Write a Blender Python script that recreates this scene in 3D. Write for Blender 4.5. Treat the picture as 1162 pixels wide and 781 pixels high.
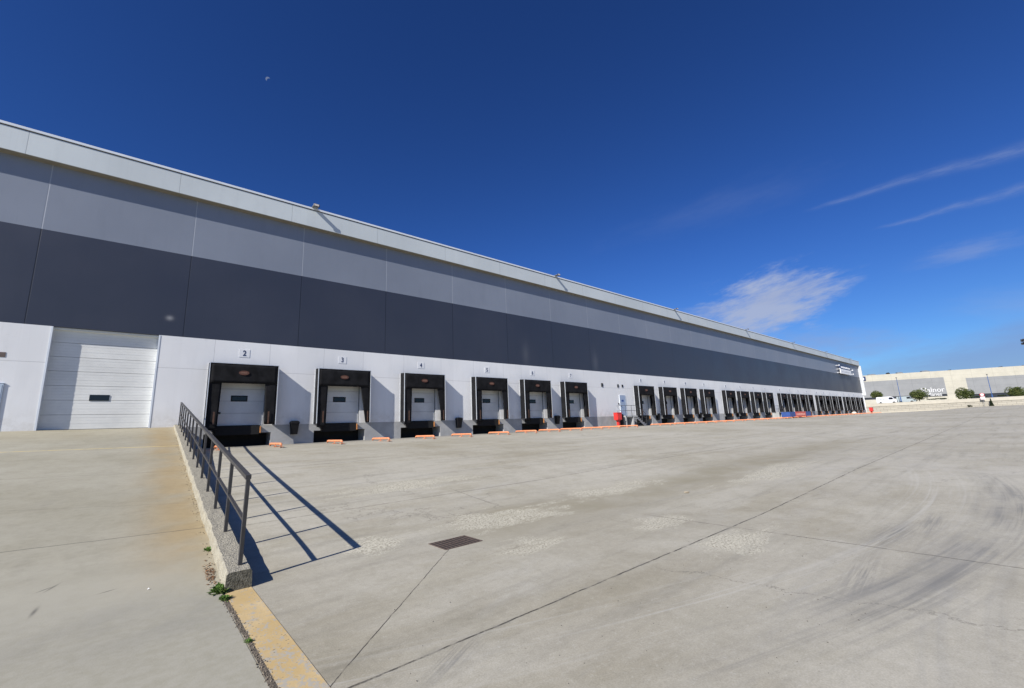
import bpy, bmesh, math, random
from mathutils import Vector, Matrix, noise
random.seed(7)
R = math.radians
for o in list(bpy.data.objects):
    bpy.data.objects.remove(o)
S = bpy.context.scene
C = S.collection

# ------------------------------------------------------------------ camera
YAW, PITCH, ROLL = 0.85677, 0.19121, -0.04098
fw = Vector((math.cos(YAW)*math.cos(PITCH), math.sin(YAW)*math.cos(PITCH), math.sin(PITCH)))
rt0 = Vector((math.sin(YAW), -math.cos(YAW), 0)); up0 = rt0.cross(fw)
rt = rt0*math.cos(ROLL) + up0*math.sin(ROLL)
up = -rt0*math.sin(ROLL) + up0*math.cos(ROLL)
cam = bpy.data.cameras.new('camera'); camo = bpy.data.objects.new('camera', cam); C.objects.link(camo)
camo.matrix_world = Matrix(((rt.x, up.x, -fw.x, 0), (rt.y, up.y, -fw.y, 0), (rt.z, up.z, -fw.z, 0), (0, 0, 0, 1)))
cam.sensor_width = 36; cam.lens = 485.27/1162*36; cam.clip_end = 6000; cam.clip_start = 0.05
S.camera = camo

# ------------------------------------------------------------------ light
SUNV = Vector((1.31, 0.43, -1.0)).normalized()          # the way the light travels
SUN_EL = math.asin(-SUNV.z); SUN_AZ = math.atan2(-SUNV.x, -SUNV.y)
sun = bpy.data.lights.new('sun', 'SUN'); sun.energy = 4.8; sun.angle = R(0.53); sun.color = (1.0, 0.955, 0.89)
suno = bpy.data.objects.new('sun', sun); C.objects.link(suno)
suno.rotation_euler = SUNV.to_track_quat('-Z', 'Y').to_euler(); suno.location = (-20, -10, 40)
S.view_settings.view_transform = 'Standard'; S.view_settings.look = 'None'
S.view_settings.exposure = 0.43; S.view_settings.gamma = 1; S.view_settings.use_curve_mapping = False

# ------------------------------------------------------------------ node helper
class G:
    def __init__(s, nt): s.nt = nt; s.N = nt.nodes; s.L = nt.links
    def node(s, t, **k):
        n = s.N.new(t)
        for a, b in k.items(): setattr(n, a, b)
        return n
    def put(s, sock, v):
        if isinstance(v, bpy.types.NodeSocket): s.L.new(v, sock)
        elif v is not None: sock.default_value = v
    def m(s, op, a, b=None, c=None, clamp=False):
        n = s.node('ShaderNodeMath', operation=op, use_clamp=clamp)
        for i, v in enumerate((a, b, c)): s.put(n.inputs[i], v)
        return n.outputs[0]
    def vm(s, op, a, b=None, out=0):
        n = s.node('ShaderNodeVectorMath', operation=op); s.put(n.inputs[0], a); s.put(n.inputs[1], b)
        if op == 'SCALE': n.inputs[3].default_value = .8
        return n.outputs[out]
    def dot(s, a, b): return s.vm('DOT_PRODUCT', a, tuple(b), 1)
    def noise(s, vec, scale, detail=4, rough=.55, out=0):
        n = s.node('ShaderNodeTexNoise'); s.put(n.inputs['Vector'], vec)
        n.inputs['Scale'].default_value = scale; n.inputs['Detail'].default_value = detail; n.inputs['Roughness'].default_value = rough
        return n.outputs[out]
    def ramp(s, v, lo, hi, a=0., b=1., smooth=True):
        n = s.node('ShaderNodeMapRange', interpolation_type='SMOOTHSTEP' if smooth else 'LINEAR')
        s.put(n.inputs[0], v)
        for i, q in enumerate((lo, hi, a, b)): s.put(n.inputs[i+1], q)
        return n.outputs[0]
    def mix(s, f, a, b, mode='MIX'):
        n = s.node('ShaderNodeMix', data_type='RGBA', blend_type=mode)
        s.put(n.inputs[0], f)
        for i, v in ((6, a), (7, b)):
            if isinstance(v, tuple): v = v if len(v) == 4 else v+(1,)
            s.put(n.inputs[i], v)
        return n.outputs[2]
    def comb(s, x, y, z):
        n = s.node('ShaderNodeCombineXYZ')
        for i, v in enumerate((x, y, z)): s.put(n.inputs[i], v)
        return n.outputs[0]
    def gauss(s, x, y, cx, cy, sx, sy):
        a = s.m('DIVIDE', s.m('SUBTRACT', x, cx), sx); b = s.m('DIVIDE', s.m('SUBTRACT', y, cy), sy)
        r = s.m('ADD', s.m('MULTIPLY', a, a), s.m('MULTIPLY', b, b))
        return s.m('EXPONENT', s.m('MULTIPLY', r, -1.0))

# ------------------------------------------------------------------ world
W = bpy.data.worlds.new('World'); S.world = W; W.use_nodes = True
g = G(W.node_tree); g.N.clear()
sky = g.node('ShaderNodeTexSky', sky_type='NISHITA'); sky.sun_disc = False
sky.sun_elevation = SUN_EL; sky.sun_rotation = SUN_AZ
sky.altitude = 300; sky.air_density = 1.0; sky.dust_density = 0.35; sky.ozone_density = 3.2
tc = g.node('ShaderNodeTexCoord').outputs['Generated']
D = g.vm('NORMALIZE', tc)
def pxdir(x, y):
    return (fw + rt*((x-581)/485.27) - up*((y-390.5)/485.27)).normalized()
hs = g.node('ShaderNodeGamma'); hs.inputs['Gamma'].default_value = 1.28
g.L.new(sky.outputs[0], hs.inputs['Color'])
sp = g.node('ShaderNodeSeparateXYZ'); g.L.new(D, sp.inputs[0])
tint = g.mix(g.ramp(sp.outputs[2], .02, .42), (.36, .535, .76), (.30, .53, .92))
col = g.mix(1., hs.outputs[0], tint, 'MULTIPLY')
def cloud(col, c, e, sx, sy, scale, stretch, lo, hi, amt, tint, seed=0., pw=1.):
    # a patch of cloud: c = its centre, e = a direction along its length
    c = pxdir(*c); e1 = (pxdir(*e)-c); e1 = (e1 - c*e1.dot(c)).normalized(); e2 = c.cross(e1)
    k = g.m('MAXIMUM', g.dot(D, c), .02)
    a = g.m('DIVIDE', g.dot(D, e1), k); b = g.m('DIVIDE', g.dot(D, e2), k)
    front = g.ramp(g.dot(D, c), .3, .5)
    w = g.noise(g.comb(g.m('MULTIPLY', a, 1.0), g.m('MULTIPLY', b, stretch), seed), scale, 9, .62)
    gs = g.gauss(a, b, 0, 0, sx, sy)
    w2 = g.noise(g.comb(g.m('MULTIPLY', a, 1.0), g.m('MULTIPLY', b, stretch*1.4), seed+5), scale*3.2, 6, .65)
    v = g.m('ADD', g.m('ADD', w, g.m('MULTIPLY', g.m('SUBTRACT', w2, .5), .35)), g.m('MULTIPLY', gs, .50))
    d = g.m('MULTIPLY', g.ramp(v, lo, hi), g.ramp(gs, .02, .30))
    d = g.m('MULTIPLY', g.m('MULTIPLY', d, front), amt)
    return g.mix(d, col, tint)
CW = (4.6, 5.5, 8.2)
col = cloud(col, (866, 348), (940, 324), .115, .058, 10, 3.0, .56, .98, .92, (5.2, 6.1, 8.6), 1.3)
col = cloud(col, (890, 335), (940, 322), .085, .022, 12, 4, .66, 1.1, .55, CW, 3.3)
col = cloud(col, (935, 393), (1000, 389), .13, .034, 7, 3, .55, 1.15, .55, (3.6, 4.7, 8.0), 4.1)
col = cloud(col, (805, 352), (860, 349), .09, .018, 12, 4, .62, 1.2, .35, CW, 7.1)
col = cloud(col, (1103, 285), (1140, 277), .060, .017, 8, 3.5, .50, 1.25, .38, CW, 2.2)
col = cloud(col, (1170, 404), (1070, 422), .26, .040, 4, 3, .35, .95, .62, (2.9, 4.0, 7.4), 8.8)
col = cloud(col, (1150, 343), (1110, 345), .08, .025, 7, 3, .5, 1.3, .22, CW, 6.2)
col = cloud(col, (800, 240), (870, 215), .20, .035, 5, 3, .55, 1.4, .10, CW, 9.2)
def trail(col, p, q, w, amt, seed):
    a = pxdir(*p); b = pxdir(*q); n = a.cross(b).normalized(); t = n.cross(a)
    L = b.dot(t)
    u = g.m('DIVIDE', g.dot(D, t), L)
    wob = g.m('MULTIPLY', g.m('SUBTRACT', g.noise(g.comb(g.m('MULTIPLY', u, 1.0), seed, 0.), 2.2, 2), .5), w*4.0)
    v = g.m('ADD', g.dot(D, n), wob)
    wd = g.m('ADD', g.m('MULTIPLY', u, w*1.0), w*.35)
    v = g.m('DIVIDE', v, wd)
    core = g.m('EXPONENT', g.m('MULTIPLY', g.m('MULTIPLY', v, v), -1.0))
    along = g.m('MULTIPLY', g.ramp(u, 0., .25), g.ramp(u, 1.9, 1.1))
    tex = g.ramp(g.noise(g.comb(g.m('MULTIPLY', u, 9.), g.m('MULTIPLY', v, 1.2), seed), 1.0, 8, .65), .25, .75, .25, 1.)
    d = g.m('MULTIPLY', g.m('MULTIPLY', core, along), g.m('MULTIPLY', tex, amt))
    d = g.m('MULTIPLY', d, g.ramp(g.dot(D, a), .5, .7))
    return g.mix(d, col, CW)
col = trail(col, (905, 241), (1162, 168), .0065, .27, 1.)
col = trail(col, (985, 262), (1162, 214), .005, .27, 5.)
mc = pxdir(304, 90)
md = g.m('MULTIPLY', g.ramp(g.dot(D, mc), math.cos(.0042), math.cos(.0032)),
         g.ramp(g.dot(D, pxdir(306, 92.5)), math.cos(.0040), math.cos(.0052)))
col = g.mix(g.m('MULTIPLY', md, .55), col, (3.5, 4.2, 5.5))
bg = g.node('ShaderNodeBackground'); g.L.new(col, bg.inputs[0]); bg.inputs[1].default_value = 0.056
wo = g.node('ShaderNodeOutputWorld'); g.L.new(bg.outputs[0], wo.inputs[0])

# ------------------------------------------------------------------ terrain
def interp(x, t):
    if x <= t[0][0]: return t[0][1]
    for (a, b), (c, d) in zip(t, t[1:]):
        if x <= c: return b+(d-b)*(x-a)/(c-a)
    return t[-1][1]
PROF = [(6.6, -1.77), (7.6, -1.70), (10, -1.42), (13, -1.10), (16, -.86), (21, -.56), (26, -.42)]
NEAR = [(9, -1.77), (16, -1.64), (53, -1.34), (100, -.75), (165, .32)]
FAR = [(60, -.42), (140, -.30), (165, -.66)]
def zt(x, y):
    s = sum((interp(y+d, PROF)+1.77)/1.35 for d in (-.8, 0, .8))/3 if y > 6.6 else (interp(y, PROF)+1.77)/1.35
    n = interp(x, NEAR); w = interp(x, FAR)
    return n+(w-n)*s
def zr(y): return -1.77+.122*(y-6.4)          # the ramp up to the drive-in door

# ------------------------------------------------------------------ materials
def newmat(name):
    m = bpy.data.materials.new(name); m.use_nodes = True
    gg = G(m.node_tree); b = gg.N['Principled BSDF']
    return m, gg, b
def pos(gg): return gg.node('ShaderNodeTexCoord').outputs['Object']
def wpos(gg):
    p = gg.node('ShaderNodeNewGeometry').outputs['Position']
    s = gg.node('ShaderNodeSeparateXYZ'); gg.L.new(p, s.inputs[0])
    return p, s.outputs[0], s.outputs[1], s.outputs[2]
def bump(gg, b, h, strength=.3, dist=.01):
    n = gg.node('ShaderNodeBump'); gg.put(n.inputs['Height'], h); n.inputs['Strength'].default_value = strength
    n.inputs['Distance'].default_value = dist; gg.L.new(n.outputs[0], b.inputs['Normal'])
_mats = {}
def M(name, c, rough=.6, var=.12, scale=3., metal=0., b_s=0., b_sc=40., spec=.5):
    if name in _mats: return _mats[name]
    m, gg, b = newmat(name); p = wpos(gg)[0]
    n = gg.noise(p, scale, 7, .65)
    f = gg.ramp(n, .3, .7)
    lo = tuple(v*(1-var) for v in c); hi = tuple(min(1, v*(1+var)) for v in c)
    gg.put(b.inputs['Base Color'], gg.mix(f, lo, hi))
    b.inputs['Roughness'].default_value = rough; b.inputs['Metallic'].default_value = metal
    b.inputs['Specular IOR Level'].default_value = spec
    if b_s: bump(gg, b, gg.noise(p, b_sc, 4), b_s, .01)
    _mats[name] = m; return m

def line_mask(gg, v, at, w, soft=.6):
    d = gg.m('ABSOLUTE', gg.m('SUBTRACT', v, at))
    return gg.ramp(d, w*soft, w, 1., 0.)

def mat_concrete():
    m, gg, b = newmat('yard concrete'); p, X, Y, Z = wpos(gg)
    A = gg.noise(p, .09, 5, .6); B = gg.noise(p, .55, 6, .6); F = gg.noise(p, 9, 6, .7); FF = gg.noise(p, 70, 3, .6)
    c = gg.mix(gg.ramp(A, .3, .7), (.365, .335, .258), (.50, .473, .40))
    c = gg.mix(gg.ramp(B, .32, .72), c, gg.mix(.6, c, (.48, .455, .38)))
    # sweeping traffic streaks
    st = gg.noise(gg.comb(gg.m('MULTIPLY', X, .10), gg.m('MULTIPLY', Y, 1.3), 0.), 1.6, 7, .65)
    c = gg.mix(gg.m('MULTIPLY', gg.ramp(st, .48, .72), .50), c, (.27, .255, .21))
    st2 = gg.noise(gg.comb(gg.m('ADD', gg.m('MULTIPLY', X, .35), gg.m('MULTIPLY', Y, .1)), gg.m('SUBTRACT', gg.m('MULTIPLY', Y, .9), gg.m('MULTIPLY', X, .35)), 3.), 1.1, 7, .7)
    c = gg.mix(gg.m('MULTIPLY', gg.ramp(st2, .55, .8), .30), c, (.52, .51, .47))
    # fine mottling
    MD = gg.noise(p, 2.1, 7, .68)
    c = gg.mix(gg.m('MULTIPLY', gg.ramp(MD, .42, .66), .55), c, gg.mix(1., c, (.84, .835, .81), 'MULTIPLY'))
    c = gg.mix(gg.m('MULTIPLY', gg.ramp(F, .35, .75), .45), c, gg.mix(1., c, (.78, .78, .77), 'MULTIPLY'))
    c = gg.mix(gg.m('MULTIPLY', gg.ramp(FF, .35, .65), .7), c, gg.mix(1., c, (.80, .80, .79), 'MULTIPLY'))
    G2 = gg.noise(p, 24, 5, .75)
    c = gg.mix(gg.m('MULTIPLY', gg.ramp(G2, .56, .72), .45), c, (.22, .205, .17))
    c = gg.mix(gg.m('MULTIPLY', gg.ramp(G2, .44, .30), .35), c, (.56, .54, .48))
    # dark dots
    vo = gg.node('ShaderNodeTexVoronoi'); gg.put(vo.inputs['Vector'], p); vo.inputs['Scale'].default_value = 3.2
    dots = gg.m('MULTIPLY', gg.ramp(vo.outputs['Distance'], .035, .02), gg.ramp(gg.noise(p, 1.3, 2), .5, .6))
    c = gg.mix(gg.m('MULTIPLY', dots, .5), c, (.12, .11, .09))
    # valley by the drain: tan silt running away from the grate
    vy = gg.m('SUBTRACT', Y, gg.m('ADD', 6.5, gg.m('MULTIPLY', gg.m('SUBTRACT', gg.noise(gg.comb(gg.m('MULTIPLY', X, .25), 0., 0.), 1., 3), .5), 2.2)))
    vm_ = gg.m('MULTIPLY', gg.m('EXPONENT', gg.m('MULTIPLY', gg.m('MULTIPLY', vy, vy), -1.1)), gg.m('MULTIPLY', gg.ramp(X, 3.6, 5.2), gg.ramp(X, 42., 14.)))
    c = gg.mix(gg.m('MULTIPLY', vm_, gg.ramp(B, .30, .62, .35, .95)), c, (.275, .25, .18))
    film = gg.noise(gg.comb(gg.m('MULTIPLY', X, .18), gg.m('ADD', gg.m('MULTIPLY', Y, .5), gg.m('MULTIPLY', X, .06)), 7.), 1.3, 8, .68)
    c = gg.mix(gg.m('MULTIPLY', gg.ramp(film, .50, .62), .42), c, gg.mix(1., c, (.80, .775, .70), 'MULTIPLY'))
    # fine cracks
    vc_ = gg.node('ShaderNodeTexVoronoi', feature='DISTANCE_TO_EDGE'); wv = gg.vm('ADD', p, gg.vm('SCALE', gg.noise(p, 1.6, 6, .7, 1), None)); gg.put(vc_.inputs['Vector'], wv); vc_.inputs['Scale'].default_value = .16
    crk = gg.m('MULTIPLY', gg.ramp(vc_.outputs['Distance'], .0022, .0006), gg.ramp(gg.noise(p, .35, 3), .48, .56))
    c = gg.mix(gg.m('MULTIPLY', crk, .5), c, (.13, .12, .10))
    # worn patches with the stones showing
    pn = gg.noise(gg.comb(gg.m('MULTIPLY', X, .45), gg.m('MULTIPLY', Y, 1.15), 0.), 1.9, 9, .76)
    reg = gg.gauss(X, Y, 5.6, 6.9, 2.2, .9)
    for cx, cy, sx, sy in ((6.9, 3.0, 1.3, .55), (7.2, 4.5, 1.0, .6), (4.8, 5.2, 1.0, .5), (9.5, 7.2, 2.4, .7), (5.6, 10.5, 3.2, .8), (15, 5.2, 4., .8), (3.0, 7.0, .7, .5)):
        reg = gg.m('MAXIMUM', reg, gg.gauss(X, Y, cx, cy, sx, sy))
    pm = gg.ramp(gg.m('ADD', pn, gg.m('MULTIPLY', reg, .32)), .66, .80)
    v2 = gg.noise(p, 30, 4, .8)
    ag = gg.mix(gg.ramp(v2, .44, .62), (.57, .54, .43), (.19, .17, .13))
    c = gg.mix(gg.m('MULTIPLY', pm, .78), c, ag)
    # tyre scrub arcs to the right
    d_ = gg.m('SUBTRACT', 11.6, X)
    arc = gg.m('SUBTRACT', Y, gg.m('ADD', .36, gg.m('MULTIPLY', gg.m('MULTIPLY', d_, d_), .02)))
    tn = gg.noise(gg.comb(gg.m('MULTIPLY', X, .13), gg.m('MULTIPLY', arc, 7.), 0.), 1.6, 7, .6)
    tn2 = gg.noise(gg.comb(gg.m('MULTIPLY', X, .5), gg.m('MULTIPLY', arc, 2.), 5.), .8, 4, .6)
    win = gg.m('MULTIPLY', gg.gauss(arc, 0., .05, 0., .42, 1.), gg.m('MULTIPLY', gg.ramp(X, 2.2, 5.0), gg.ramp(X, 19., 11.)))
    tm = gg.m('MULTIPLY', gg.m('MULTIPLY', gg.ramp(tn, .42, .64), gg.ramp(tn2, .34, .62)), win)
    c = gg.mix(gg.m('MULTIPLY', tm, .72), c, (.14, .14, .135))
    broad = gg.m('MULTIPLY', gg.m('MULTIPLY', gg.gauss(arc, 0., .12, 0., .24, 1.), gg.ramp(tn2, .35, .6, .3, 1.)), gg.m('MULTIPLY', gg.ramp(X, 2.5, 6.0), gg.ramp(X, 17., 11.)))
    c = gg.mix(gg.m('MULTIPLY', broad, .42), c, (.17, .17, .165))
    lt = gg.m('MULTIPLY', gg.gauss(arc, 0., 1.0, 0., .5, 1.), gg.ramp(gg.noise(gg.comb(gg.m('MULTIPLY', X, .1), gg.m('MULTIPLY', arc, 6.), 9.), 1.5, 7, .65), .5, .7))
    c = gg.mix(gg.m('MULTIPLY', lt, .35), c, (.55, .54, .50))
    for cx, cy, sx, sy, ang in ((6.3, 1.45, .75, .13, .06), (8.6, 1.5, .9, .16, -.1), (9.6, 1.2, .8, .12, 0.), (2.1, 3.25, .35, .10, .5)):
        ca, sa = math.cos(ang), math.sin(ang)
        u = gg.m('ADD', gg.m('MULTIPLY', gg.m('SUBTRACT', X, cx), ca), gg.m('MULTIPLY', gg.m('SUBTRACT', Y, cy), sa))
        v = gg.m('SUBTRACT', gg.m('MULTIPLY', gg.m('SUBTRACT', Y, cy), ca), gg.m('MULTIPLY', gg.m('SUBTRACT', X, cx), sa))
        t = gg.m('MULTIPLY', gg.gauss(u, v, 0., 0., sx, sy), gg.ramp(gg.noise(gg.comb(gg.m('MULTIPLY', u, 1.2), gg.m('MULTIPLY', v, 34.), cx), 1., 4), .36, .64))
        c = gg.mix(gg.m('MULTIPLY', t, .6), c, (.15, .15, .145))
    # wide faint turning sweep over the whole right side
    rx = gg.m('SUBTRACT', X, 6.0); ry = gg.m('ADD', Y, 12.)
    rr = gg.m('SQRT', gg.m('ADD', gg.m('MULTIPLY', rx, rx), gg.m('MULTIPLY', ry, ry)))
    sw = gg.noise(gg.comb(gg.m('MULTIPLY', rr, 3.2), gg.m('MULTIPLY', X, .05), 0.), 1.4, 6, .7)
    c = gg.mix(gg.m('MULTIPLY', gg.m('MULTIPLY', gg.ramp(sw, .5, .72), gg.ramp(A, .35, .6)), .32), c, (.24, .24, .23))
    # dark grime line at the foot of the docks
    gr = gg.m('MULTIPLY', gg.ramp(Y, 23.3, 25.3), gg.m('MULTIPLY', gg.ramp(X, 1.3, 1.6), gg.ramp(B, .3, .6, .5, 1.)))
    c = gg.mix(gg.m('MULTIPLY', gr, .55), c, (.16, .155, .145))
    # saw-cut joints, a little wavy and broken
    wob = gg.m('MULTIPLY', gg.m('SUBTRACT', gg.noise(p, 3.0, 7, .7), .5), .05)
    Yw = gg.m('ADD', Y, wob); Xw = gg.m('ADD', X, wob)
    j = gg.m('MULTIPLY', line_mask(gg, Yw, 3.41, .014), gg.ramp(X, 1.2, 1.3))
    j2 = gg.m('MULTIPLY', line_mask(gg, Xw, 7.60, .011), gg.ramp(Y, 5.3, 4.6))
    dg = gg.m('ADD', gg.m('MULTIPLY', gg.m('SUBTRACT', Xw, 1.13), .6905), gg.m('MULTIPLY', gg.m('SUBTRACT', Y, 3.46), -.7233))
    j3 = gg.m('MULTIPLY', line_mask(gg, dg, 0., .007), gg.m('MULTIPLY', gg.ramp(X, 1.1, 1.15), gg.ramp(X, 3.72, 3.68)))
    j4 = gg.m('MULTIPLY', gg.m('MULTIPLY', line_mask(gg, Yw, 9.2, .022), gg.ramp(X, 1.5, 1.6)), .55)
    j5 = gg.m('MULTIPLY', gg.m('MULTIPLY', line_mask(gg, Yw, 15.0, .03), gg.ramp(X, 1.7, 1.8)), .45)
    j6 = gg.m('MULTIPLY', line_mask(gg, Yw, 23.1, .04), .5)
    xm = gg.m('SUBTRACT', gg.m('FLOORED_MODULO', gg.m('SUBTRACT', Xw, 5.4), 12.2), 6.1)
    j7 = gg.m('MULTIPLY', gg.m('MULTIPLY', line_mask(gg, xm, 0., .02), gg.ramp(X, 13., 13.1)), .4)
    j8 = gg.m('MULTIPLY', gg.m('MULTIPLY', line_mask(gg, Xw, 6.1, .014), gg.ramp(Y, 7.4, 7.8)), gg.ramp(Y, 10., 9.2, 0., .6))
    J = j
    for q in (j2, j3, j4, j5, j6, j7, j8): J = gg.m('MAXIMUM', J, q)
    J = gg.m('MULTIPLY', J, gg.ramp(gg.noise(p, 4, 5, .7), .36, .56, .25, 1.))
    c = gg.mix(gg.m('MULTIPLY', J, .88), c, (.04, .036, .03))
    edge = gg.m('MULTIPLY', line_mask(gg, Yw, 3.41, .07, .1), gg.ramp(gg.noise(p, 6, 4), .45, .65))
    c = gg.mix(gg.m('MULTIPLY', edge, .4), c, (.22, .21, .18))
    gg.put(b.inputs['Base Color'], c)
    gg.put(b.inputs['Roughness'], gg.ramp(B, .3, .7, .72, .88)); b.inputs['Specular IOR Level'].default_value = .3
    h = gg.m('SUBTRACT', gg.m('ADD', gg.m('MULTIPLY', F, .5), gg.m('MULTIPLY', FF, .5)), gg.m('MULTIPLY', J, 1.5))
    bump(gg, b, h, .45, .006)
    return m

def mat_ramp():
    m, gg, b = newmat('ramp concrete'); p, X, Y, Z = wpos(gg)
    A = gg.noise(p, .25, 6, .6); F = gg.noise(p, 9, 6, .7); FF = gg.noise(p, 70, 3, .6)
    c = gg.mix(gg.ramp(A, .3, .7), (.315, .295, .225), (.385, .365, .295))
    st = gg.noise(gg.comb(gg.m('MULTIPLY', X, 1.1), gg.m('MULTIPLY', Y, .25), 0.), 1.2, 6, .65)
    c = gg.mix(gg.m('MULTIPLY', gg.ramp(st, .5, .8), .5), c, (.29, .275, .23))
    och = gg.m('MULTIPLY', gg.gauss(X, 0., .72, 0., .55, 1.), gg.ramp(gg.noise(p, .7, 6, .6), .3, .6, .3, 1.))
    och = gg.m('MULTIPLY', och, gg.ramp(Y, 6.2, 8.2))
    c = gg.mix(gg.m('MULTIPLY', och, .75), c, (.36, .265, .13))
    c = gg.mix(gg.m('MULTIPLY', gg.ramp(Y, 21., 25.8), .35), c, (.34, .29, .18))
    MD = gg.noise(p, 2.1, 7, .68)
    c = gg.mix(gg.m('MULTIPLY', gg.ramp(MD, .42, .66), .55), c, gg.mix(1., c, (.84, .835, .81), 'MULTIPLY'))
    c = gg.mix(gg.m('MULTIPLY', gg.ramp(F, .35, .75), .45), c, gg.mix(1., c, (.78, .78, .77), 'MULTIPLY'))
    c = gg.mix(gg.m('MULTIPLY', gg.ramp(FF, .3, .7), .35), c, gg.mix(1., c, (.84, .84, .83), 'MULTIPLY'))
    # blends to the plain grey of the yard at its foot
    c = gg.mix(gg.m('MULTIPLY', gg.ramp(gg.m('ADD', Y, gg.m('MULTIPLY', gg.noise(p, 1., 4), 1.2)), 9.5, 6.0), .7), c,
               gg.mix(gg.ramp(F, .3, .7), (.315, .300, .235), (.385, .368, .305)))
    wob = gg.m('MULTIPLY', gg.m('SUBTRACT', gg.noise(p, 1.4, 5), .5), .07)
    J = None
    for x0, y0, x1, y1, w, a in ((-1.3, 9.36, .65, 9.14, .016, .9), (-2.26, 15.1, .82, 14.5, .02, .45), (-1.7, 11.9, .66, 11.0, .012, .4)):
        L = math.hypot(x1-x0, y1-y0)
        d = gg.m('ADD', gg.m('MULTIPLY', gg.m('SUBTRACT', X, x0), -(y1-y0)/L), gg.m('MULTIPLY', gg.m('SUBTRACT', gg.m('ADD', Y, wob), y0), (x1-x0)/L))
        q = gg.m('MULTIPLY', line_mask(gg, d, 0., w), a)
        J = q if J is None else gg.m('MAXIMUM', J, q)
    c = gg.mix(gg.m('MULTIPLY', J, .7), c, (.07, .06, .05))
    yl = gg.m('ADD', Y, gg.m('MULTIPLY', X, .097))
    ym = gg.m('MULTIPLY', line_mask(gg, yl, 19.5, .05, .9), gg.ramp(gg.noise(p, 5, 5), .3, .5, .3, .9))
    c = gg.mix(ym, c, (.55, .43, .19))
    dk = gg.m('MULTIPLY', gg.gauss(X, gg.m('ADD', Y, gg.m('MULTIPLY', X, .25)), .1, 6.1, 1.3, .75), gg.ramp(gg.noise(p, 1.6, 6, .65), .34, .62, .25, 1.))
    c = gg.mix(gg.m('MULTIPLY', dk, .42), c, (.205, .20, .175))
    # two short dark scuffs
    for cx, cy, ang, L, w in ((-.66, 7.0, 1.45, .10, .018), (-.60, 7.62, 1.1, .09, .012), (-.66, 7.60, .7, .07, .010), (-.11, 7.16, .3, .07, .010)):
        ca, sa = math.cos(ang), math.sin(ang)
        u = gg.m('ADD', gg.m('MULTIPLY', gg.m('SUBTRACT', X, cx), ca), gg.m('MULTIPLY', gg.m('SUBTRACT', Y, cy), sa))
        v = gg.m('SUBTRACT', gg.m('MULTIPLY', gg.m('SUBTRACT', Y, cy), ca), gg.m('MULTIPLY', gg.m('SUBTRACT', X, cx), sa))
        c = gg.mix(gg.m('MULTIPLY', gg.gauss(u, v, 0., 0., L, w), .7), c, (.07, .065, .06))
    gg.put(b.inputs['Base Color'], c); b.inputs['Roughness'].default_value = .85; b.inputs['Specular IOR Level'].default_value = .3
    bump(gg, b, gg.m('ADD', gg.m('MULTIPLY', F, .5), gg.m('MULTIPLY', FF, .5)), .45, .006)
    return m

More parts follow.
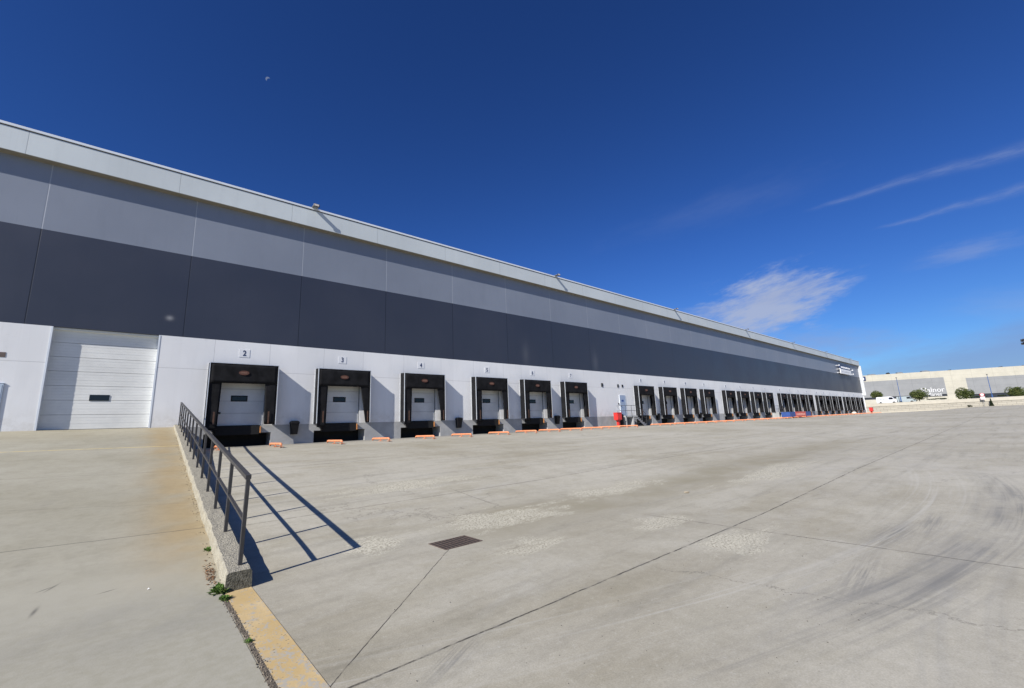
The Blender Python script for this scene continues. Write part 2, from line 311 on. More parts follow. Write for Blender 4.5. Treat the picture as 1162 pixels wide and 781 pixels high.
BAY0, BAY = -4.03, 5.216
def mat_panel(name, c, kind, rough=.5, joints=()):
    m, gg, b = newmat(name); p, X, Y, Z = wpos(gg)
    n1 = gg.noise(p, .22, 4); n2 = gg.noise(gg.comb(gg.m('MULTIPLY', X, 1.5), 0., gg.m('MULTIPLY', Z, .35)), 1.3, 6, .6)
    k = gg.m('FLOOR', gg.m('DIVIDE', gg.m('SUBTRACT', X, BAY0), BAY))
    wn = gg.node('ShaderNodeTexWhiteNoise', noise_dimensions='1D'); gg.put(wn.inputs['W'], k)
    v = 1.0
    cc = gg.mix(gg.ramp(n1, .3, .7), tuple(q*.94 for q in c), tuple(q*1.05 for q in c))
    cc = gg.mix(gg.m('MULTIPLY', gg.ramp(n2, .48, .72), .22), cc, tuple(q*.78 for q in c))
    ns = gg.noise(gg.comb(gg.m('MULTIPLY', X, 7.), 0., gg.m('MULTIPLY', Z, .25)), 1.1, 5, .6)
    cc = gg.mix(gg.m('MULTIPLY', gg.ramp(ns, .55, .78), .16), cc, tuple(q*.70 for q in c))
    cc = gg.mix(gg.m('MULTIPLY', wn.outputs[0], .22), cc, tuple(q*.80 for q in c))
    xm = gg.m('ABSOLUTE', gg.m('SUBTRACT', gg.m('FLOORED_MODULO', gg.m('ADD', gg.m('SUBTRACT', X, BAY0), BAY/2), BAY), BAY/2))
    if kind == 'white':
        jm = None
        for z in (3.42,):
            jm = line_mask(gg, Z, z, .016)
        for x in joints:
            q = gg.m('MULTIPLY', line_mask(gg, X, x, .014), gg.ramp(Z, 3.42, 3.44))
            jm = gg.m('MAXIMUM', jm, q)
        cc = gg.mix(gg.m('MULTIPLY', jm, .38), cc, tuple(q*.35 for q in c))
        # rain and tyre grime low on the wall
        lo = gg.m('MULTIPLY', gg.ramp(Z, 1.7, .62), gg.ramp(gg.noise(p, 2.2, 8, .7), .36, .66))
        cc = gg.mix(gg.m('MULTIPLY', lo, .38), cc, (.42, .39, .33))
        sc = gg.noise(p, 3.1, 8, .7)
        cc = gg.mix(gg.m('MULTIPLY', gg.ramp(sc, .62, .70), .16), cc, (.40, .39, .37))
        h = gg.m('SUBTRACT', gg.m('MULTIPLY', gg.noise(p, 30, 3), .3), gg.m('MULTIPLY', jm, 2.))
    elif kind == 'fascia':
        x2 = gg.m('ABSOLUTE', gg.m('SUBTRACT', gg.m('FLOORED_MODULO', gg.m('ADD', gg.m('SUBTRACT', X, -4.8), 2.6), 5.2), 2.6))
        jm = gg.ramp(x2, .008, .02, 1., 0.)
        cc = gg.mix(gg.m('MULTIPLY', jm, .5), cc, tuple(q*.4 for q in c))
        h = gg.m('MULTIPLY', jm, -1.)
    else:
        jm = gg.ramp(xm, .012, .024, 1., 0.)
        fine = gg.noise(gg.comb(gg.m('MULTIPLY', X, .5), 0., gg.m('MULTIPLY', Z, 22.)), 1.6, 5, .6)
        if kind == 'light':
            cc = gg.mix(gg.m('MULTIPLY', jm, .40), cc, (.45, .47, .5))  # lit joint edges put into the colour as pale lines
        else:
            cc = gg.mix(gg.m('MULTIPLY', jm, .8), cc, (.008, .009, .012))
            cc = gg.mix(gg.m('MULTIPLY', gg.ramp(fine, .52, .8), .22), cc, tuple(q*1.35 for q in c))
            # lamp reflections painted as pale spots on the dark cladding
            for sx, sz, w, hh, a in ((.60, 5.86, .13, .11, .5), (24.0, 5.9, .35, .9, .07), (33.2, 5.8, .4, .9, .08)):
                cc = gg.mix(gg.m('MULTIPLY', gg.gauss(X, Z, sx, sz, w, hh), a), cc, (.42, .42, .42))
        h = gg.m('SUBTRACT', gg.m('MULTIPLY', fine, .25), gg.m('MULTIPLY', jm, 2.))
    gg.put(b.inputs['Base Color'], cc)
    gg.put(b.inputs['Roughness'], gg.ramp(n1, .2, .8, rough-.05, rough+.06))
    bump(gg, b, h, .35, .006)
    return m

def mat_kerb():
    m, gg, b = newmat('kerb concrete'); p, X, Y, Z = wpos(gg)
    nz = gg.node('ShaderNodeNewGeometry').outputs['Normal']; s = gg.node('ShaderNodeSeparateXYZ'); gg.L.new(nz, s.inputs[0])
    f = gg.noise(p, 14, 7, .75); v = gg.node('ShaderNodeTexVoronoi'); gg.put(v.inputs['Vector'], p); v.inputs['Scale'].default_value = 55
    top = gg.mix(gg.ramp(v.outputs['Distance'], .15, .6), (.44, .41, .325), (.27, .25, .20))
    side = gg.mix(gg.ramp(gg.noise(p, 5, 6, .7), .3, .7), (.45, .42, .33), (.33, .30, .23))
    c = gg.mix(gg.ramp(s.outputs[2], .4, .8), side, top)
    c = gg.mix(gg.m('MULTIPLY', gg.ramp(f, .52, .66), .5), c, (.17, .16, .13))
    # the cut end is dark and mossy
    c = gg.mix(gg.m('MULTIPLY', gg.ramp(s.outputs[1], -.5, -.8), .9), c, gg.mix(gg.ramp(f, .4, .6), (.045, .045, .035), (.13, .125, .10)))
    gg.put(b.inputs['Base Color'], c); b.inputs['Roughness'].default_value = .95; b.inputs['Specular IOR Level'].default_value = .2
    bump(gg, b, gg.m('ADD', f, gg.m('MULTIPLY', v.outputs['Distance'], .5)), .9, .02)
    return m
def mat_yellow():
    m, gg, b = newmat('worn yellow paint'); p, X, Y, Z = wpos(gg)
    f = gg.noise(gg.comb(gg.m('MULTIPLY', X, 1.6), Y, Z), 11, 8, .75)
    gone = gg.ramp(gg.m('ADD', gg.m('MULTIPLY', gg.m('SUBTRACT', 5.4, Y), .035), f), .535, .61)
    big = gg.ramp(gg.m('ADD', gg.noise(p, 3.2, 5, .6), gg.m('MULTIPLY', gg.m('SUBTRACT', 5.2, Y), .05)), .60, .68)
    c = gg.mix(gg.ramp(gg.noise(p, 2, 4), .3, .7), (.47, .335, .145), (.56, .43, .235))
    c = gg.mix(gg.m('MULTIPLY', gg.ramp(gg.noise(p, 40, 4, .7), .45, .8), .4), c, (.42, .33, .18))
    c = gg.mix(gg.m('MULTIPLY', gg.m('MAXIMUM', gone, gg.m('MULTIPLY', big, gg.ramp(f, .42, .5))), .9), c, (.37, .35, .295))
    dr = gg.node('ShaderNodeTexVoronoi'); gg.put(dr.inputs['Vector'], p); dr.inputs['Scale'].default_value = 30
    c = gg.mix(gg.m('MULTIPLY', gg.m('MULTIPLY', gg.ramp(dr.outputs['Distance'], .30, .15), gg.ramp(gg.noise(p, 4, 3), .45, .6)), .75), c, (.13, .11, .08))
    gg.put(b.inputs['Base Color'], c); b.inputs['Roughness'].default_value = .85
    bump(gg, b, f, .5, .006)
    return m
def mat_block():
    m, gg, b = newmat('retaining wall blocks'); p, X, Y, Z = wpos(gg)
    br = gg.node('ShaderNodeTexBrick'); gg.put(br.inputs['Vector'], gg.comb(Y, Z, 0.))
    br.inputs['Scale'].default_value = 1.; br.inputs['Brick Width'].default_value = 1.6; br.inputs['Row Height'].default_value = .55
    br.inputs['Mortar Size'].default_value = .045; br.inputs['Color1'].default_value = (.42, .39, .32, 1); br.inputs['Color2'].default_value = (.36, .335, .275, 1)
    br.inputs['Mortar'].default_value = (.25, .23, .19, 1)
    c = gg.mix(gg.m('MULTIPLY', gg.ramp(gg.noise(p, .6, 6), .45, .75), .4), br.outputs[0], (.36, .33, .27))
    gg.put(b.inputs['Base Color'], c); b.inputs['Roughness'].default_value = .9
    return m
def mat_far(name, c):
    m, gg, b = newmat(name); p = pos(gg)
    s = gg.node('ShaderNodeSeparateXYZ'); gg.L.new(p, s.inputs[0])
    xx = gg.m('ABSOLUTE', gg.m('SUBTRACT', gg.m('FLOORED_MODULO', s.outputs[0], 6.), 3.))
    zz = gg.m('ABSOLUTE', gg.m('SUBTRACT', gg.m('FLOORED_MODULO', s.outputs[2], 2.2), 1.1))
    jm = gg.m('MAXIMUM', gg.ramp(xx, .03, .06, 1., 0.), gg.ramp(zz, .02, .045, 1., 0.))
    cc = gg.mix(gg.ramp(gg.noise(p, .3, 5), .3, .7), tuple(q*.93 for q in c), tuple(q*1.06 for q in c))
    cc = gg.mix(gg.m('MULTIPLY', jm, .35), cc, tuple(q*.4 for q in c))
    gg.put(b.inputs['Base Color'], cc); b.inputs['Roughness'].default_value = .7
    return m
def mat_leaf(name, a, c2):
    m, gg, b = newmat(name); p = pos(gg)
    c = gg.mix(gg.ramp(gg.noise(p, 1.8, 4), .35, .65), a, c2)
    gg.put(b.inputs['Base Color'], c); b.inputs['Roughness'].default_value = .75; b.inputs['Specular IOR Level'].default_value = .2
    return m

# ------------------------------------------------------------------ mesh helpers
def box(bm, x0, x1, y0, y1, z0, z1):
    v = [bm.verts.new((x, y, z)) for x in (x0, x1) for y in (y0, y1) for z in (z0, z1)]
    for q in ((0, 1, 3, 2), (4, 6, 7, 5), (0, 4, 5, 1), (2, 3, 7, 6), (0, 2, 6, 4), (1, 5, 7, 3)):
        bm.faces.new([v[i] for i in q])
    return v
def prism(bm, pts, y0, y1):
    a = [bm.verts.new((x, y0, z)) for x, z in pts]; b = [bm.verts.new((x, y1, z)) for x, z in pts]
    bm.faces.new(a); bm.faces.new(b[::-1]); n = len(pts)
    for i in range(n): bm.faces.new((a[i], b[i], b[(i+1) % n], a[(i+1) % n]))
def tube(bm, pts, r, n=8, cap=True):
    pts = [Vector(p) for p in pts]; rings = []
    for i, p in enumerate(pts):
        d = (pts[min(i+1, len(pts)-1)]-pts[max(i-1, 0)]).normalized()
        q = d.to_track_quat('Z', 'Y'); rr = r[i] if isinstance(r, (list, tuple)) else r
        rings.append([bm.verts.new(p+q @ Vector((math.cos(t)*rr, math.sin(t)*rr, 0))) for t in [2*math.pi*k/n for k in range(n)]])
    for a, b in zip(rings, rings[1:]):
        for k in range(n): bm.faces.new((a[k], a[(k+1) % n], b[(k+1) % n], b[k]))
    if cap: bm.faces.new(rings[0][::-1]); bm.faces.new(rings[-1])
def bar(bm, a, b, w, h, side=Vector((0, 0, 1))):
    a = Vector(a); b = Vector(b); d = (b-a).normalized(); s = d.cross(side).normalized(); u = s.cross(d)
    v = []
    for p in (a, b):
        for sx, sy in ((-1, -1), (1, -1), (1, 1), (-1, 1)): v.append(bm.verts.new(p+s*sx*w/2+u*sy*h/2))
    for q in ((0, 1, 2, 3), (7, 6, 5, 4), (0, 4, 5, 1), (1, 5, 6, 2), (2, 6, 7, 3), (3, 7, 4, 0)): bm.faces.new([v[i] for i in q])
def obj(name, bm, mat, parent=None, smooth=False, bevel=0., loc=None):
    bmesh.ops.recalc_face_normals(bm, faces=bm.faces)
    if bevel:
        bmesh.ops.bevel(bm, geom=list(bm.edges), offset=bevel, segments=1, affect='EDGES', clamp_overlap=True)
    me = bpy.data.meshes.new(name); bm.to_mesh(me); bm.free()
    if mat: me.materials.append(mat)
    if smooth:
        for p in me.polygons: p.use_smooth = True
    o = bpy.data.objects.new(name, me); C.objects.link(o)
    if parent: o.parent = parent
    if loc: o.location = loc
    return o
def B(): return bmesh.new()
def thing(name, label, cat, loc=(0, 0, 0), rz=0, group=None):
    o = bpy.data.objects.new(name, None); C.objects.link(o); o.empty_display_size = .3
    o.location = loc; o.rotation_euler = (0, 0, rz); tag(o, label, cat, group); return o
def tag(o, label, cat, group=None):
    o['label'] = label; o['category'] = cat
    if group: o['group'] = group
    return o
def struct(name, bm, mat, **k):
    o = obj(name, bm, mat, **k); o['kind'] = 'structure'; return o
def copy_tree(o, parent=None):
    c = o.copy(); C.objects.link(c); c.parent = parent
    for ch in list(o.children): copy_tree(ch, c)
    return c
def text_bm(s, size, depth=.01, bold=0.):
    cu = bpy.data.curves.new('letters', 'FONT'); cu.body = s; cu.size = size; cu.extrude = depth; cu.offset = bold
    cu.align_x = 'CENTER'; cu.align_y = 'CENTER'; cu.resolution_u = 4
    o = bpy.data.objects.new('letters', cu); C.objects.link(o)
    bpy.context.view_layer.update()
    me = o.evaluated_get(bpy.context.evaluated_depsgraph_get()).to_mesh()
    bm = bmesh.new(); bm.from_mesh(me); bpy.data.objects.remove(o); bpy.data.curves.remove(cu)
    bmesh.ops.rotate(bm, verts=bm.verts, cent=(0, 0, 0), matrix=Matrix.Rotation(R(90), 3, 'X'))
    return bm

# ------------------------------------------------------------------ material set
m_yard = mat_concrete(); m_ramp = mat_ramp(); m_kerb = mat_kerb(); m_yellow = mat_yellow()
XJ = [2.52, 5.03, 7.86, 10.2, 12.95, 15.8, 18.6, 21.5, 23.4, 26.4, 28.2, 31.3, 35.2, 39.5, 42.0, 44.3, 46.8, 49.1, 51.6, 54., 56.5, 58.4]
m_white = mat_panel('white wall panel', (.775, .775, .765), 'white', .55, XJ)
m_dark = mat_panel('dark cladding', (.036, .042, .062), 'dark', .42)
m_light = mat_panel('blue grey cladding', (.20, .225, .275), 'light', .48)
m_fascia = mat_panel('fascia sheet', (.54, .58, .585), 'fascia', .5)
m_cap = M('parapet metal', (.66, .70, .74), .4, .05, 1.)
m_plinth = M('plinth concrete', (.36, .36, .35), .85, .14, 1.4, b_s=.3)
m_pit_shade = M('pit shade black', (.018, .017, .016), .9, .3, 3.)  # near-black colour carries the shade inside the pits
m_rub = M('black rubber', (.005, .005, .005), .85, .3, 4., b_s=.2)
m_fab = M('black dock fabric', (.009, .009, .010), .8, .5, 2.2, spec=.18, b_s=.6, b_sc=5.)
m_side = M('dock side fabric', (.011, .0115, .013), .85, .3, 2.5, spec=.15, b_s=.5, b_sc=6.)
m_alu = M('aluminium edge', (.62, .64, .66), .35, .08, 3., metal=.3)
m_door = M('sectional door paint', (.60, .605, .59), .5, .10, .8)
m_bigdoor = M('big door paint', (.70, .70, .665), .48, .07, .8)
m_glass = M('dark glazing', (.012, .014, .018), .15, .1, 2.)
m_orange = M('orange paint', (.70, .27, .13), .5, .15, 6.)
m_yel = M('yellow bumper paint', (.36, .155, .05), .6, .3, 8.)
m_rust = M('rust brown emblem', (.10, .04, .024), .6, .2, 20.)
m_stripe = M('faded orange reflector', (.085, .042, .024), .6, .3, 8.)
m_bin = M('black plastic', (.006, .006, .007), .6, .2, 5., spec=.25)
m_rail = M('grey painted steel', (.040, .039, .041), .5, .2, 9., b_s=.2)
m_red = M('red enamel', (.62, .035, .03), .45, .12, 3.)
m_navy = M('navy lettering', (.02, .035, .10), .5, .1, 4.)
m_signw = M('white sign', (.78, .79, .80), .5, .04, 3.)
m_blue = M('blue paint', (.03, .075, .26), .5, .15, 3.)
m_steel = M('galvanised steel', (.26, .27, .28), .45, .15, 5., metal=.4)
m_iron = M('rusty iron grate', (.095, .066, .052), .75, .4, 30.)
m_black = M('lamp black', (.012, .012, .013), .4, .1, 4.)
m_lens = M('lamp glass', (.62, .56, .50), .25, .05, 3.)
m_tan = M('fascia underside bounce', (.26, .235, .18), .7, .1, 2.)  # tan colour paints in the light bounced up from the ground
m_roof = M('roof membrane', (.30, .31, .32), .8, .1, 1.)

# ------------------------------------------------------------------ yard
def grid(name, xs, ys, zf, mat):
    bm = B(); vs = [[bm.verts.new((x, y, zf(x, y))) for y in ys] for x in xs]
    for i in range(len(xs)-1):
        for j in range(len(ys)-1): bm.faces.new((vs[i][j], vs[i+1][j], vs[i+1][j+1], vs[i][j+1]))
    return struct(name, bm, mat, smooth=True)
xs = [-1500, -300, -100, -40, -20, -10, -5, -2, 0, .8, 1.1]+[1.1+.7*k for k in range(1, 30)]+[23+2.5*k for k in range(58)]+[166.]
ys = [-1500, -400, -150, -60, -25, -10, -5, 0, 3, 5, 6, 6.3, 6.5]+[6.3+.5*k for k in range(1, 41)]+[27.4, 32, 45, 80, 400, 1500]
grid('yard', xs, ys, zt, m_yard)
m_up = M('upper pavement', (.40, .375, .31), .9, .12, .2)
grid('upper_ground', [166., 168, 175, 190, 220, 300, 600, 3000], [-1500, -300, -60, -10, 0, 10, 20, 30, 60, 300, 1500],
     lambda x, y: 1.9+.012*max(-10, min(30, y)), m_up)
# ramp: a wedge up to the floor level of the drive-in door
bm = B(); X1 = 0.0
rys = [-12, -4, 0, 3, 5.2, 5.8, 6.2, 6.5, 6.8, 7.2, 7.6, 8, 10, 12, 14, 16, 18, 20, 22, 24, 26, 26.6]
def rz_(y): return -1.766 if y <= 6.2 else (zr(y)+.006 if y <= 26 else .62)
def rx_(y): return .93+(y-6.4)*.0138+.02 if y > 6.36 else .88
va = [bm.verts.new((-60, y, rz_(y))) for y in rys]; vc = [bm.verts.new((-3, y, rz_(y))) for y in rys]; vb = [bm.verts.new((rx_(y), y, rz_(y))) for y in rys]
vb2 = [bm.verts.new((rx_(y), y, rz_(y))) for y in rys]; vd = [bm.verts.new((rx_(y), y, min(rz_(y), -1.9)-.02)) for y in rys]
for i in range(len(rys)-1):
    bm.faces.new((va[i], vc[i], vc[i+1], va[i+1])); bm.faces.new((vc[i], vb[i], vb[i+1], vc[i+1])); bm.faces.new((vb2[i], vd[i], vd[i+1], vb2[i+1]))
struct('ramp', bm, m_ramp, smooth=True)
# flush painted strip carrying on from the kerb
bm = B()
box(bm, .93, 1.20, -3.0, 6.36, -1.9, -1.764)
struct('yellow_painted_strip', bm, m_yellow)
# broken seam left of the strip
bm = B(); prev = None; k = 0
y = -2.
while y < 6.5:
    l = .93-.035-.035*noise.noise((0, y*3, 0))-.02*random.random(); r_ = .931
    cur = (bm.verts.new((l, y, -1.7662)), bm.verts.new((r_, y, -1.7655)))
    if prev: bm.faces.new((prev[0], prev[1], cur[1], cur[0]))
    prev = cur; y += .05
struct('cracked_seam', bm, M('seam dirt', (.12, .10, .075), .95, .5, 18., b_s=.8))

# ------------------------------------------------------------------ warehouse
WX0, WX1 = -60., 144.6
wh = thing('warehouse', 'long white and dark grey warehouse with a row of loading docks', 'warehouse', (0, 26, 0))
wh_off = Vector((0, 26, 0))
def wpart(name, bm, mat, parent=wh, **k):
    if parent is wh: bmesh.ops.translate(bm, verts=bm.verts, vec=-wh_off)
    return obj(name, bm, mat, parent, **k)
docks = [2.33, 7.42, 12.71, 18.37, 23.16, 27.95]
for g0 in (39.24, 60.1, 81.1, 102.0, 122.9): docks += [g0+4.82*i for i in range(4)]
FL = .62
OPEN = [(-3.26, .34)]+[(d+.45, d+2.62) for d in docks]
# white wall as piers between openings and lintels above them
bm = B(); x = WX0
for (a, b_) in OPEN:
    box(bm, x, a, 26, 26.35, FL if x > 0 else -.2, 4.98)
    if a > 0: box(bm, a, b_, 26, 26.35, 3.12, 4.98)
    x = b_
box(bm, x, WX1-.05, 26, 26.35, FL, 4.98)
wpart('white_wall', bm, m_white)
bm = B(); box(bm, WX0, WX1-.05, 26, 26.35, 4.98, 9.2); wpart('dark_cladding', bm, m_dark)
bm = B(); box(bm, WX0, WX1-.05, 26, 26.35, 9.2, 12.5); wpart('grey_cladding', bm, m_light)
bm = B(); box(bm, WX0, WX1+.2, 25.6, 26.4, 12.26, 13.31); wpart('fascia', bm, m_fascia)
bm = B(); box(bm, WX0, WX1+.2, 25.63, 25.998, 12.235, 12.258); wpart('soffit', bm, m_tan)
bm = B(); box(bm, WX0, WX1+.25, 25.63, 26.5, 13.312, 13.36); wpart('gutter_gap', bm, m_black)
bm = B(); box(bm, WX0, WX1+.3, 25.56, 26.6, 13.362, 13.47); wpart('parapet_cap', bm, m_cap)
bm = B(); box(bm, WX0, WX1-.05, 27.2, 80, -1.9, 13.1); wpart('building_body', bm, m_roof)
bm = B(); box(bm, WX1-.05, WX1+.15, 25.9, 80, -1.2, 12.22); wpart('end_wall', bm, M('end wall paint', (.74, .76, .76), .6, .05, .5))
bm = B(); box(bm, WX1-.35, WX1-.051, 25.3, 25.998, 4.4, 12.2); wpart('corner_trim', bm, M('corner sheet', (.52, .54, .55), .55))
# plinth piers between the dock pits
x = 1.25
PIT0, PIT1, LV0, LV1 = .05, 2.98, .45, 2.45
for k, d in enumerate(docks+[None]):
    bm = B(); e = d+PIT0 if d else WX1-.06
    box(bm, x, e, 25.99, 27.19, -1.3, FL-.001)
    if d: box(bm, e, d+LV0, 25.99, 26.6, .24, FL-.001)
    if k: box(bm, docks[k-1]+LV1, x, 25.99, 26.6, .24, FL-.001)
    wpart('plinth', bm, m_plinth)
    if d: x = d+PIT1
# the panelled drive-in door
bm = B(); zz = FL+.02; n = 7; hh = (4.98-FL-.03)/n
for i in range(n):
    z0 = zz+i*hh
    for k in range(5):
        box(bm, -3.28, .36, 26.285+(.0025 if k % 2 else 0), 26.33, z0+hh*k/5+(.012 if k == 0 else .001), z0+hh*(k+1)/5-.001)
bdoor = wpart('drive_in_door', bm, m_bigdoor)
bm = B(); box(bm, -1.81, -1.17, 26.262, 26.29, 1.86, 2.12); w_ = wpart('door_window', bm, m_glass); w_.parent = bdoor
bm = B()
for a, b_ in ((-3.26, -3.20), (.28, .34)): box(bm, a, b_, 25.985, 26.30, FL, 4.975)
box(bm, -3.2, .28, 26.15, 26.30, 4.90, 4.975)
wpart('door_frame', bm, m_cap)

# ---- one loading dock, in local coordinates: x from its left edge, y 0 = wall plane, z 0 = floor level
E_ = -.6
def wave_sheet(bm, xa, xb, xa2, xb2, z0, z1, y, th, nx=8, nz=10, amp=.02, seed=0.):
    # cloth panel; xa..xb at the bottom, xa2..xb2 at the top
    F_, K_ = [], []
    for i in range(nx+1):
        cf, ck = [], []
        for j in range(nz+1):
            t = j/nz; s = i/nx
            x = (xa+(xb-xa)*s)*(1-t)+(xa2+(xb2-xa2)*s)*t; z = z0+(z1-z0)*t
            edge = math.sin(math.pi*min(1, max(0, s)))*.5+.5
            yy = y+amp*edge*(noise.noise((x*2.3+seed, z*1.4, seed))+.5*noise.noise((x*6, z*4, seed+3)))
            cf.append(bm.verts.new((x, yy, z))); ck.append(bm.verts.new((x, yy+th, z)))
        F_.append(cf); K_.append(ck)
    for i in range(nx):
        for j in range(nz):
            bm.faces.new((F_[i][j], F_[i+1][j], F_[i+1][j+1], F_[i][j+1])); bm.faces.new((K_[i][j+1], K_[i+1][j+1], K_[i+1][j], K_[i][j]))
        bm.faces.new((F_[i][0], K_[i][0], K_[i+1][0], F_[i+1][0])); bm.faces.new((F_[i][nz], F_[i+1][nz], K_[i+1][nz], K_[i][nz]))
    for j in range(nz):
        bm.faces.new((F_[0][j], F_[0][j+1], K_[0][j+1], K_[0][j])); bm.faces.new((F_[nx][j], K_[nx][j], K_[nx][j+1], F_[nx][j+1]))
def make_dock(wide_right):
    bm = B()
    wave_sheet(bm, 0, .02, 0, .02, 0, 3.13, 0, 0)if False else None
    # fabric hood: two sides and a roof with a slight fall, thin but solid
    def hood_side(x):
        pts = [(0, 0), (0, 3.14), (E_+.02, 3.10), (E_+.02, 0)]
        a = [bm.verts.new((x, y, z)) for y, z in pts]; b_ = [bm.verts.new((x+.025, y, z)) for y, z in pts]
        bm.faces.new(a); bm.faces.new(b_[::-1])
        for i in range(4): bm.faces.new((a[i], b_[i], b_[(i+1) % 4], a[(i+1) % 4]))
    hood_side(0.005); hood_side(3.02)
    a = [(0.03, 0, 3.14), (3.02, 0, 3.14), (3.02, E_+.02, 3.10), (0.03, E_+.02, 3.10)]
    t = [bm.verts.new(v) for v in a]; l = [bm.verts.new((x, y, z-.025)) for x, y, z in a]
    bm.faces.new(t); bm.faces.new(l[::-1])
    for i in range(4): bm.faces.new((t[i], l[i], l[(i+1) % 4], t[(i+1) % 4]))
    root = obj('loading_dock', bm, m_side)
    bm = B()
    for x in (-.012, 3.03): box(bm, x, x+.035, E_-.004, E_+.035, 0.0, 3.125); box(bm, x, x+.035, -.03, -.003, 0.0, 3.15)
    box(bm, .024, 3.029, E_-.004, E_+.03, 3.09, 3.128)
    obj('edge_trim', bm, m_alu, root)
    bm = B(); wave_sheet(bm, .03, 3.02, .03, 3.02, 2.10, 3.088, E_+.012, .015, 16, 6, .022, 1.)
    obj('head_curtain', bm, m_fab, root, smooth=True)
    bm = B(); wave_sheet(bm, .03, .50, .03, .56, -.20, 2.3, E_+.045, .015, 6, 14, .03, 4.)
    l_ = obj('side_curtain', bm, m_fab, root, smooth=True)
    bm = B()
    if wide_right: wave_sheet(bm, 2.52, 3.02, 2.45, 3.02, .02, 2.3, E_+.045, .015, 6, 14, .03, 7.)
    else: wave_sheet(bm, 2.78, 3.02, 2.42, 3.02, .02, 2.3, E_+.045, .015, 6, 14, .03, 7.)
    r_ = obj('side_curtain', bm, m_fab, root, smooth=True)
    for xx in (.30, 2.66 if wide_right else 2.86):
        bm = B(); box(bm, xx, xx+.07, E_-.012, E_+.002, .05, .68); obj('reflector_strip', bm, m_stripe, root)
    # emblem on the head curtain
    bm = B(); pts = [(1.46+.235*math.cos(t), 2.64+.115*math.sin(t)) for t in [2*math.pi*k/24 for k in range(24)]]
    prism(bm, pts, E_-.018, E_-.012); em = obj('emblem', bm, m_rust, root)
    bm = B()
    for i in range(6): box(bm, 1.31+i*.05, 1.345+i*.05, E_-.021, E_-.0185, 2.61, 2.67+.01*(i % 2))
    obj('emblem_mark', bm, M('emblem mark', (.22, .12, .08), .6), root)
    # sectional door
    bm = B()
    for i in range(5):
        z0 = .01+i*.62
        for k in range(3): box(bm, .46, 2.61, .10+(.004 if k % 2 else 0), .14, z0+.62*k/3+(.012 if k == 0 else .0005), z0+.62*(k+1)/3-.0005)
    dr = obj('dock_door', bm, m_door, root)
    bm = B(); box(bm, 1.07, 1.81, .085, .11, 1.23, 1.54); obj('window_frame', bm, m_rub, root, bevel=.012)
    bm = B(); box(bm, 1.12, 1.76, .075, .0845, 1.28, 1.49); obj('window_pane', bm, m_glass, root)
    bm = B(); box(bm, .52, .68, .05, .099, .60, .70); obj('door_latch', bm, m_black, root)
    bm = B(); box(bm, 2.622-.05, 2.618, .02, .085, 0, 2.6); obj('door_track', bm, m_steel, root)
    bm = B(); box(bm, PIT0+.002, PIT1-.002, 1.0, 1.15, -1.9, -.42); obj('pit_back', bm, m_pit_shade, root)
    # leveller with its lip, and the buffers either side
    bm = B(); box(bm, LV0+.01, LV1-.01, -.03, .95, -.12, -.005); box(bm, LV0+.03, LV1-.03, -.055, -.031, -.46, -.01)
    box(bm, LV0+.1, LV1-.1, .05, .9, -.40, -.13)
    obj('dock_leveller', bm, m_rub, root)
    for xx in (LV0-.06, LV1-.01):
        bm = B(); box(bm, xx, xx+.055, -.14, -.012, -.40, -.06)
        obj('dock_buffer', bm, m_yel if xx > 1 else m_rub, root, bevel=.01)
    return root
protoA = make_dock(True); protoB = make_dock(False)
for i, d in enumerate(docks):
    o = protoA if i == 0 else protoB if i == 1 else copy_tree(protoB)
    o.parent = wh; o.location = (d, 0, FL)
    # number plate over the dock
    zc = 4.37
    bm = B(); box(bm, -.24, .24, -.012, -.002, -.21, .21)
    pl = obj('number_plate', bm, M('pale plate', (.74, .745, .745), .5, .03), wh, loc=(d+1.50+(.0 if i else .0), 0, zc))
    bm = text_bm(str(i+2), .40, .004, .008); dg = obj('number', bm, m_navy, pl, loc=(0, -.018, 0))
    dg.scale = (.78, 1, 1) if i < 8 else (.6, 1, .9)
# floodlights along the parapet
def make_flood():
    bm = B(); box(bm, -.17, .17, -.385, .02, .0, .03); box(bm, -.03, .03, -.02, .15, .0355, .06)
    r = obj('floodlight', bm, m_steel)
    bm = B(); box(bm, -.17, .17, -.44, -.386, -.10, .09); obj('lamp_housing', bm, m_black, r, bevel=.02)
    bm = B(); box(bm, -.12, .12, -.45, -.441, -.06, .06); obj('lamp_glass', bm, m_lens, r)
    return r
fl0 = make_flood()
for i, x in enumerate((6.8, 27.8, 49.0, 70.6, 92., 113.4, 134.6)):
    o = fl0 if i == 0 else copy_tree(fl0)
    o.parent = wh; o.location = (x, -.44, 13.44+.032)
# small fittings on the wall
for x, z, w, h in ((33.93, 3.66, .26, .34), (36.51, 3.65, .22, .30), (37.26, 3.66, .22, .26)):
    bm = B(); box(bm, -w/2, w/2, -.05, -.002, -h/2, h/2); box(bm, -w/2-.01, w/2+.01, -.07, -.051, h/2-.06, h/2); obj('wall_lamp', bm, m_black, wh, loc=(x, 0, z), bevel=.01)
bm = B(); box(bm, -.24, -.02, -.012, -.002, -.10, .10); box(bm, .02, .24, -.012, -.002, -.10, .10)
for k in range(4):
  for q_ in (-.13, .13): box(bm, q_-.10, q_+.10, -.018, -.0125, -.085+k*.05, -.07+k*.05)
obj('wall_vent', bm, M('brown vent', (.16, .12, .10), .6), wh, loc=(-4.62, 0, 3.66))
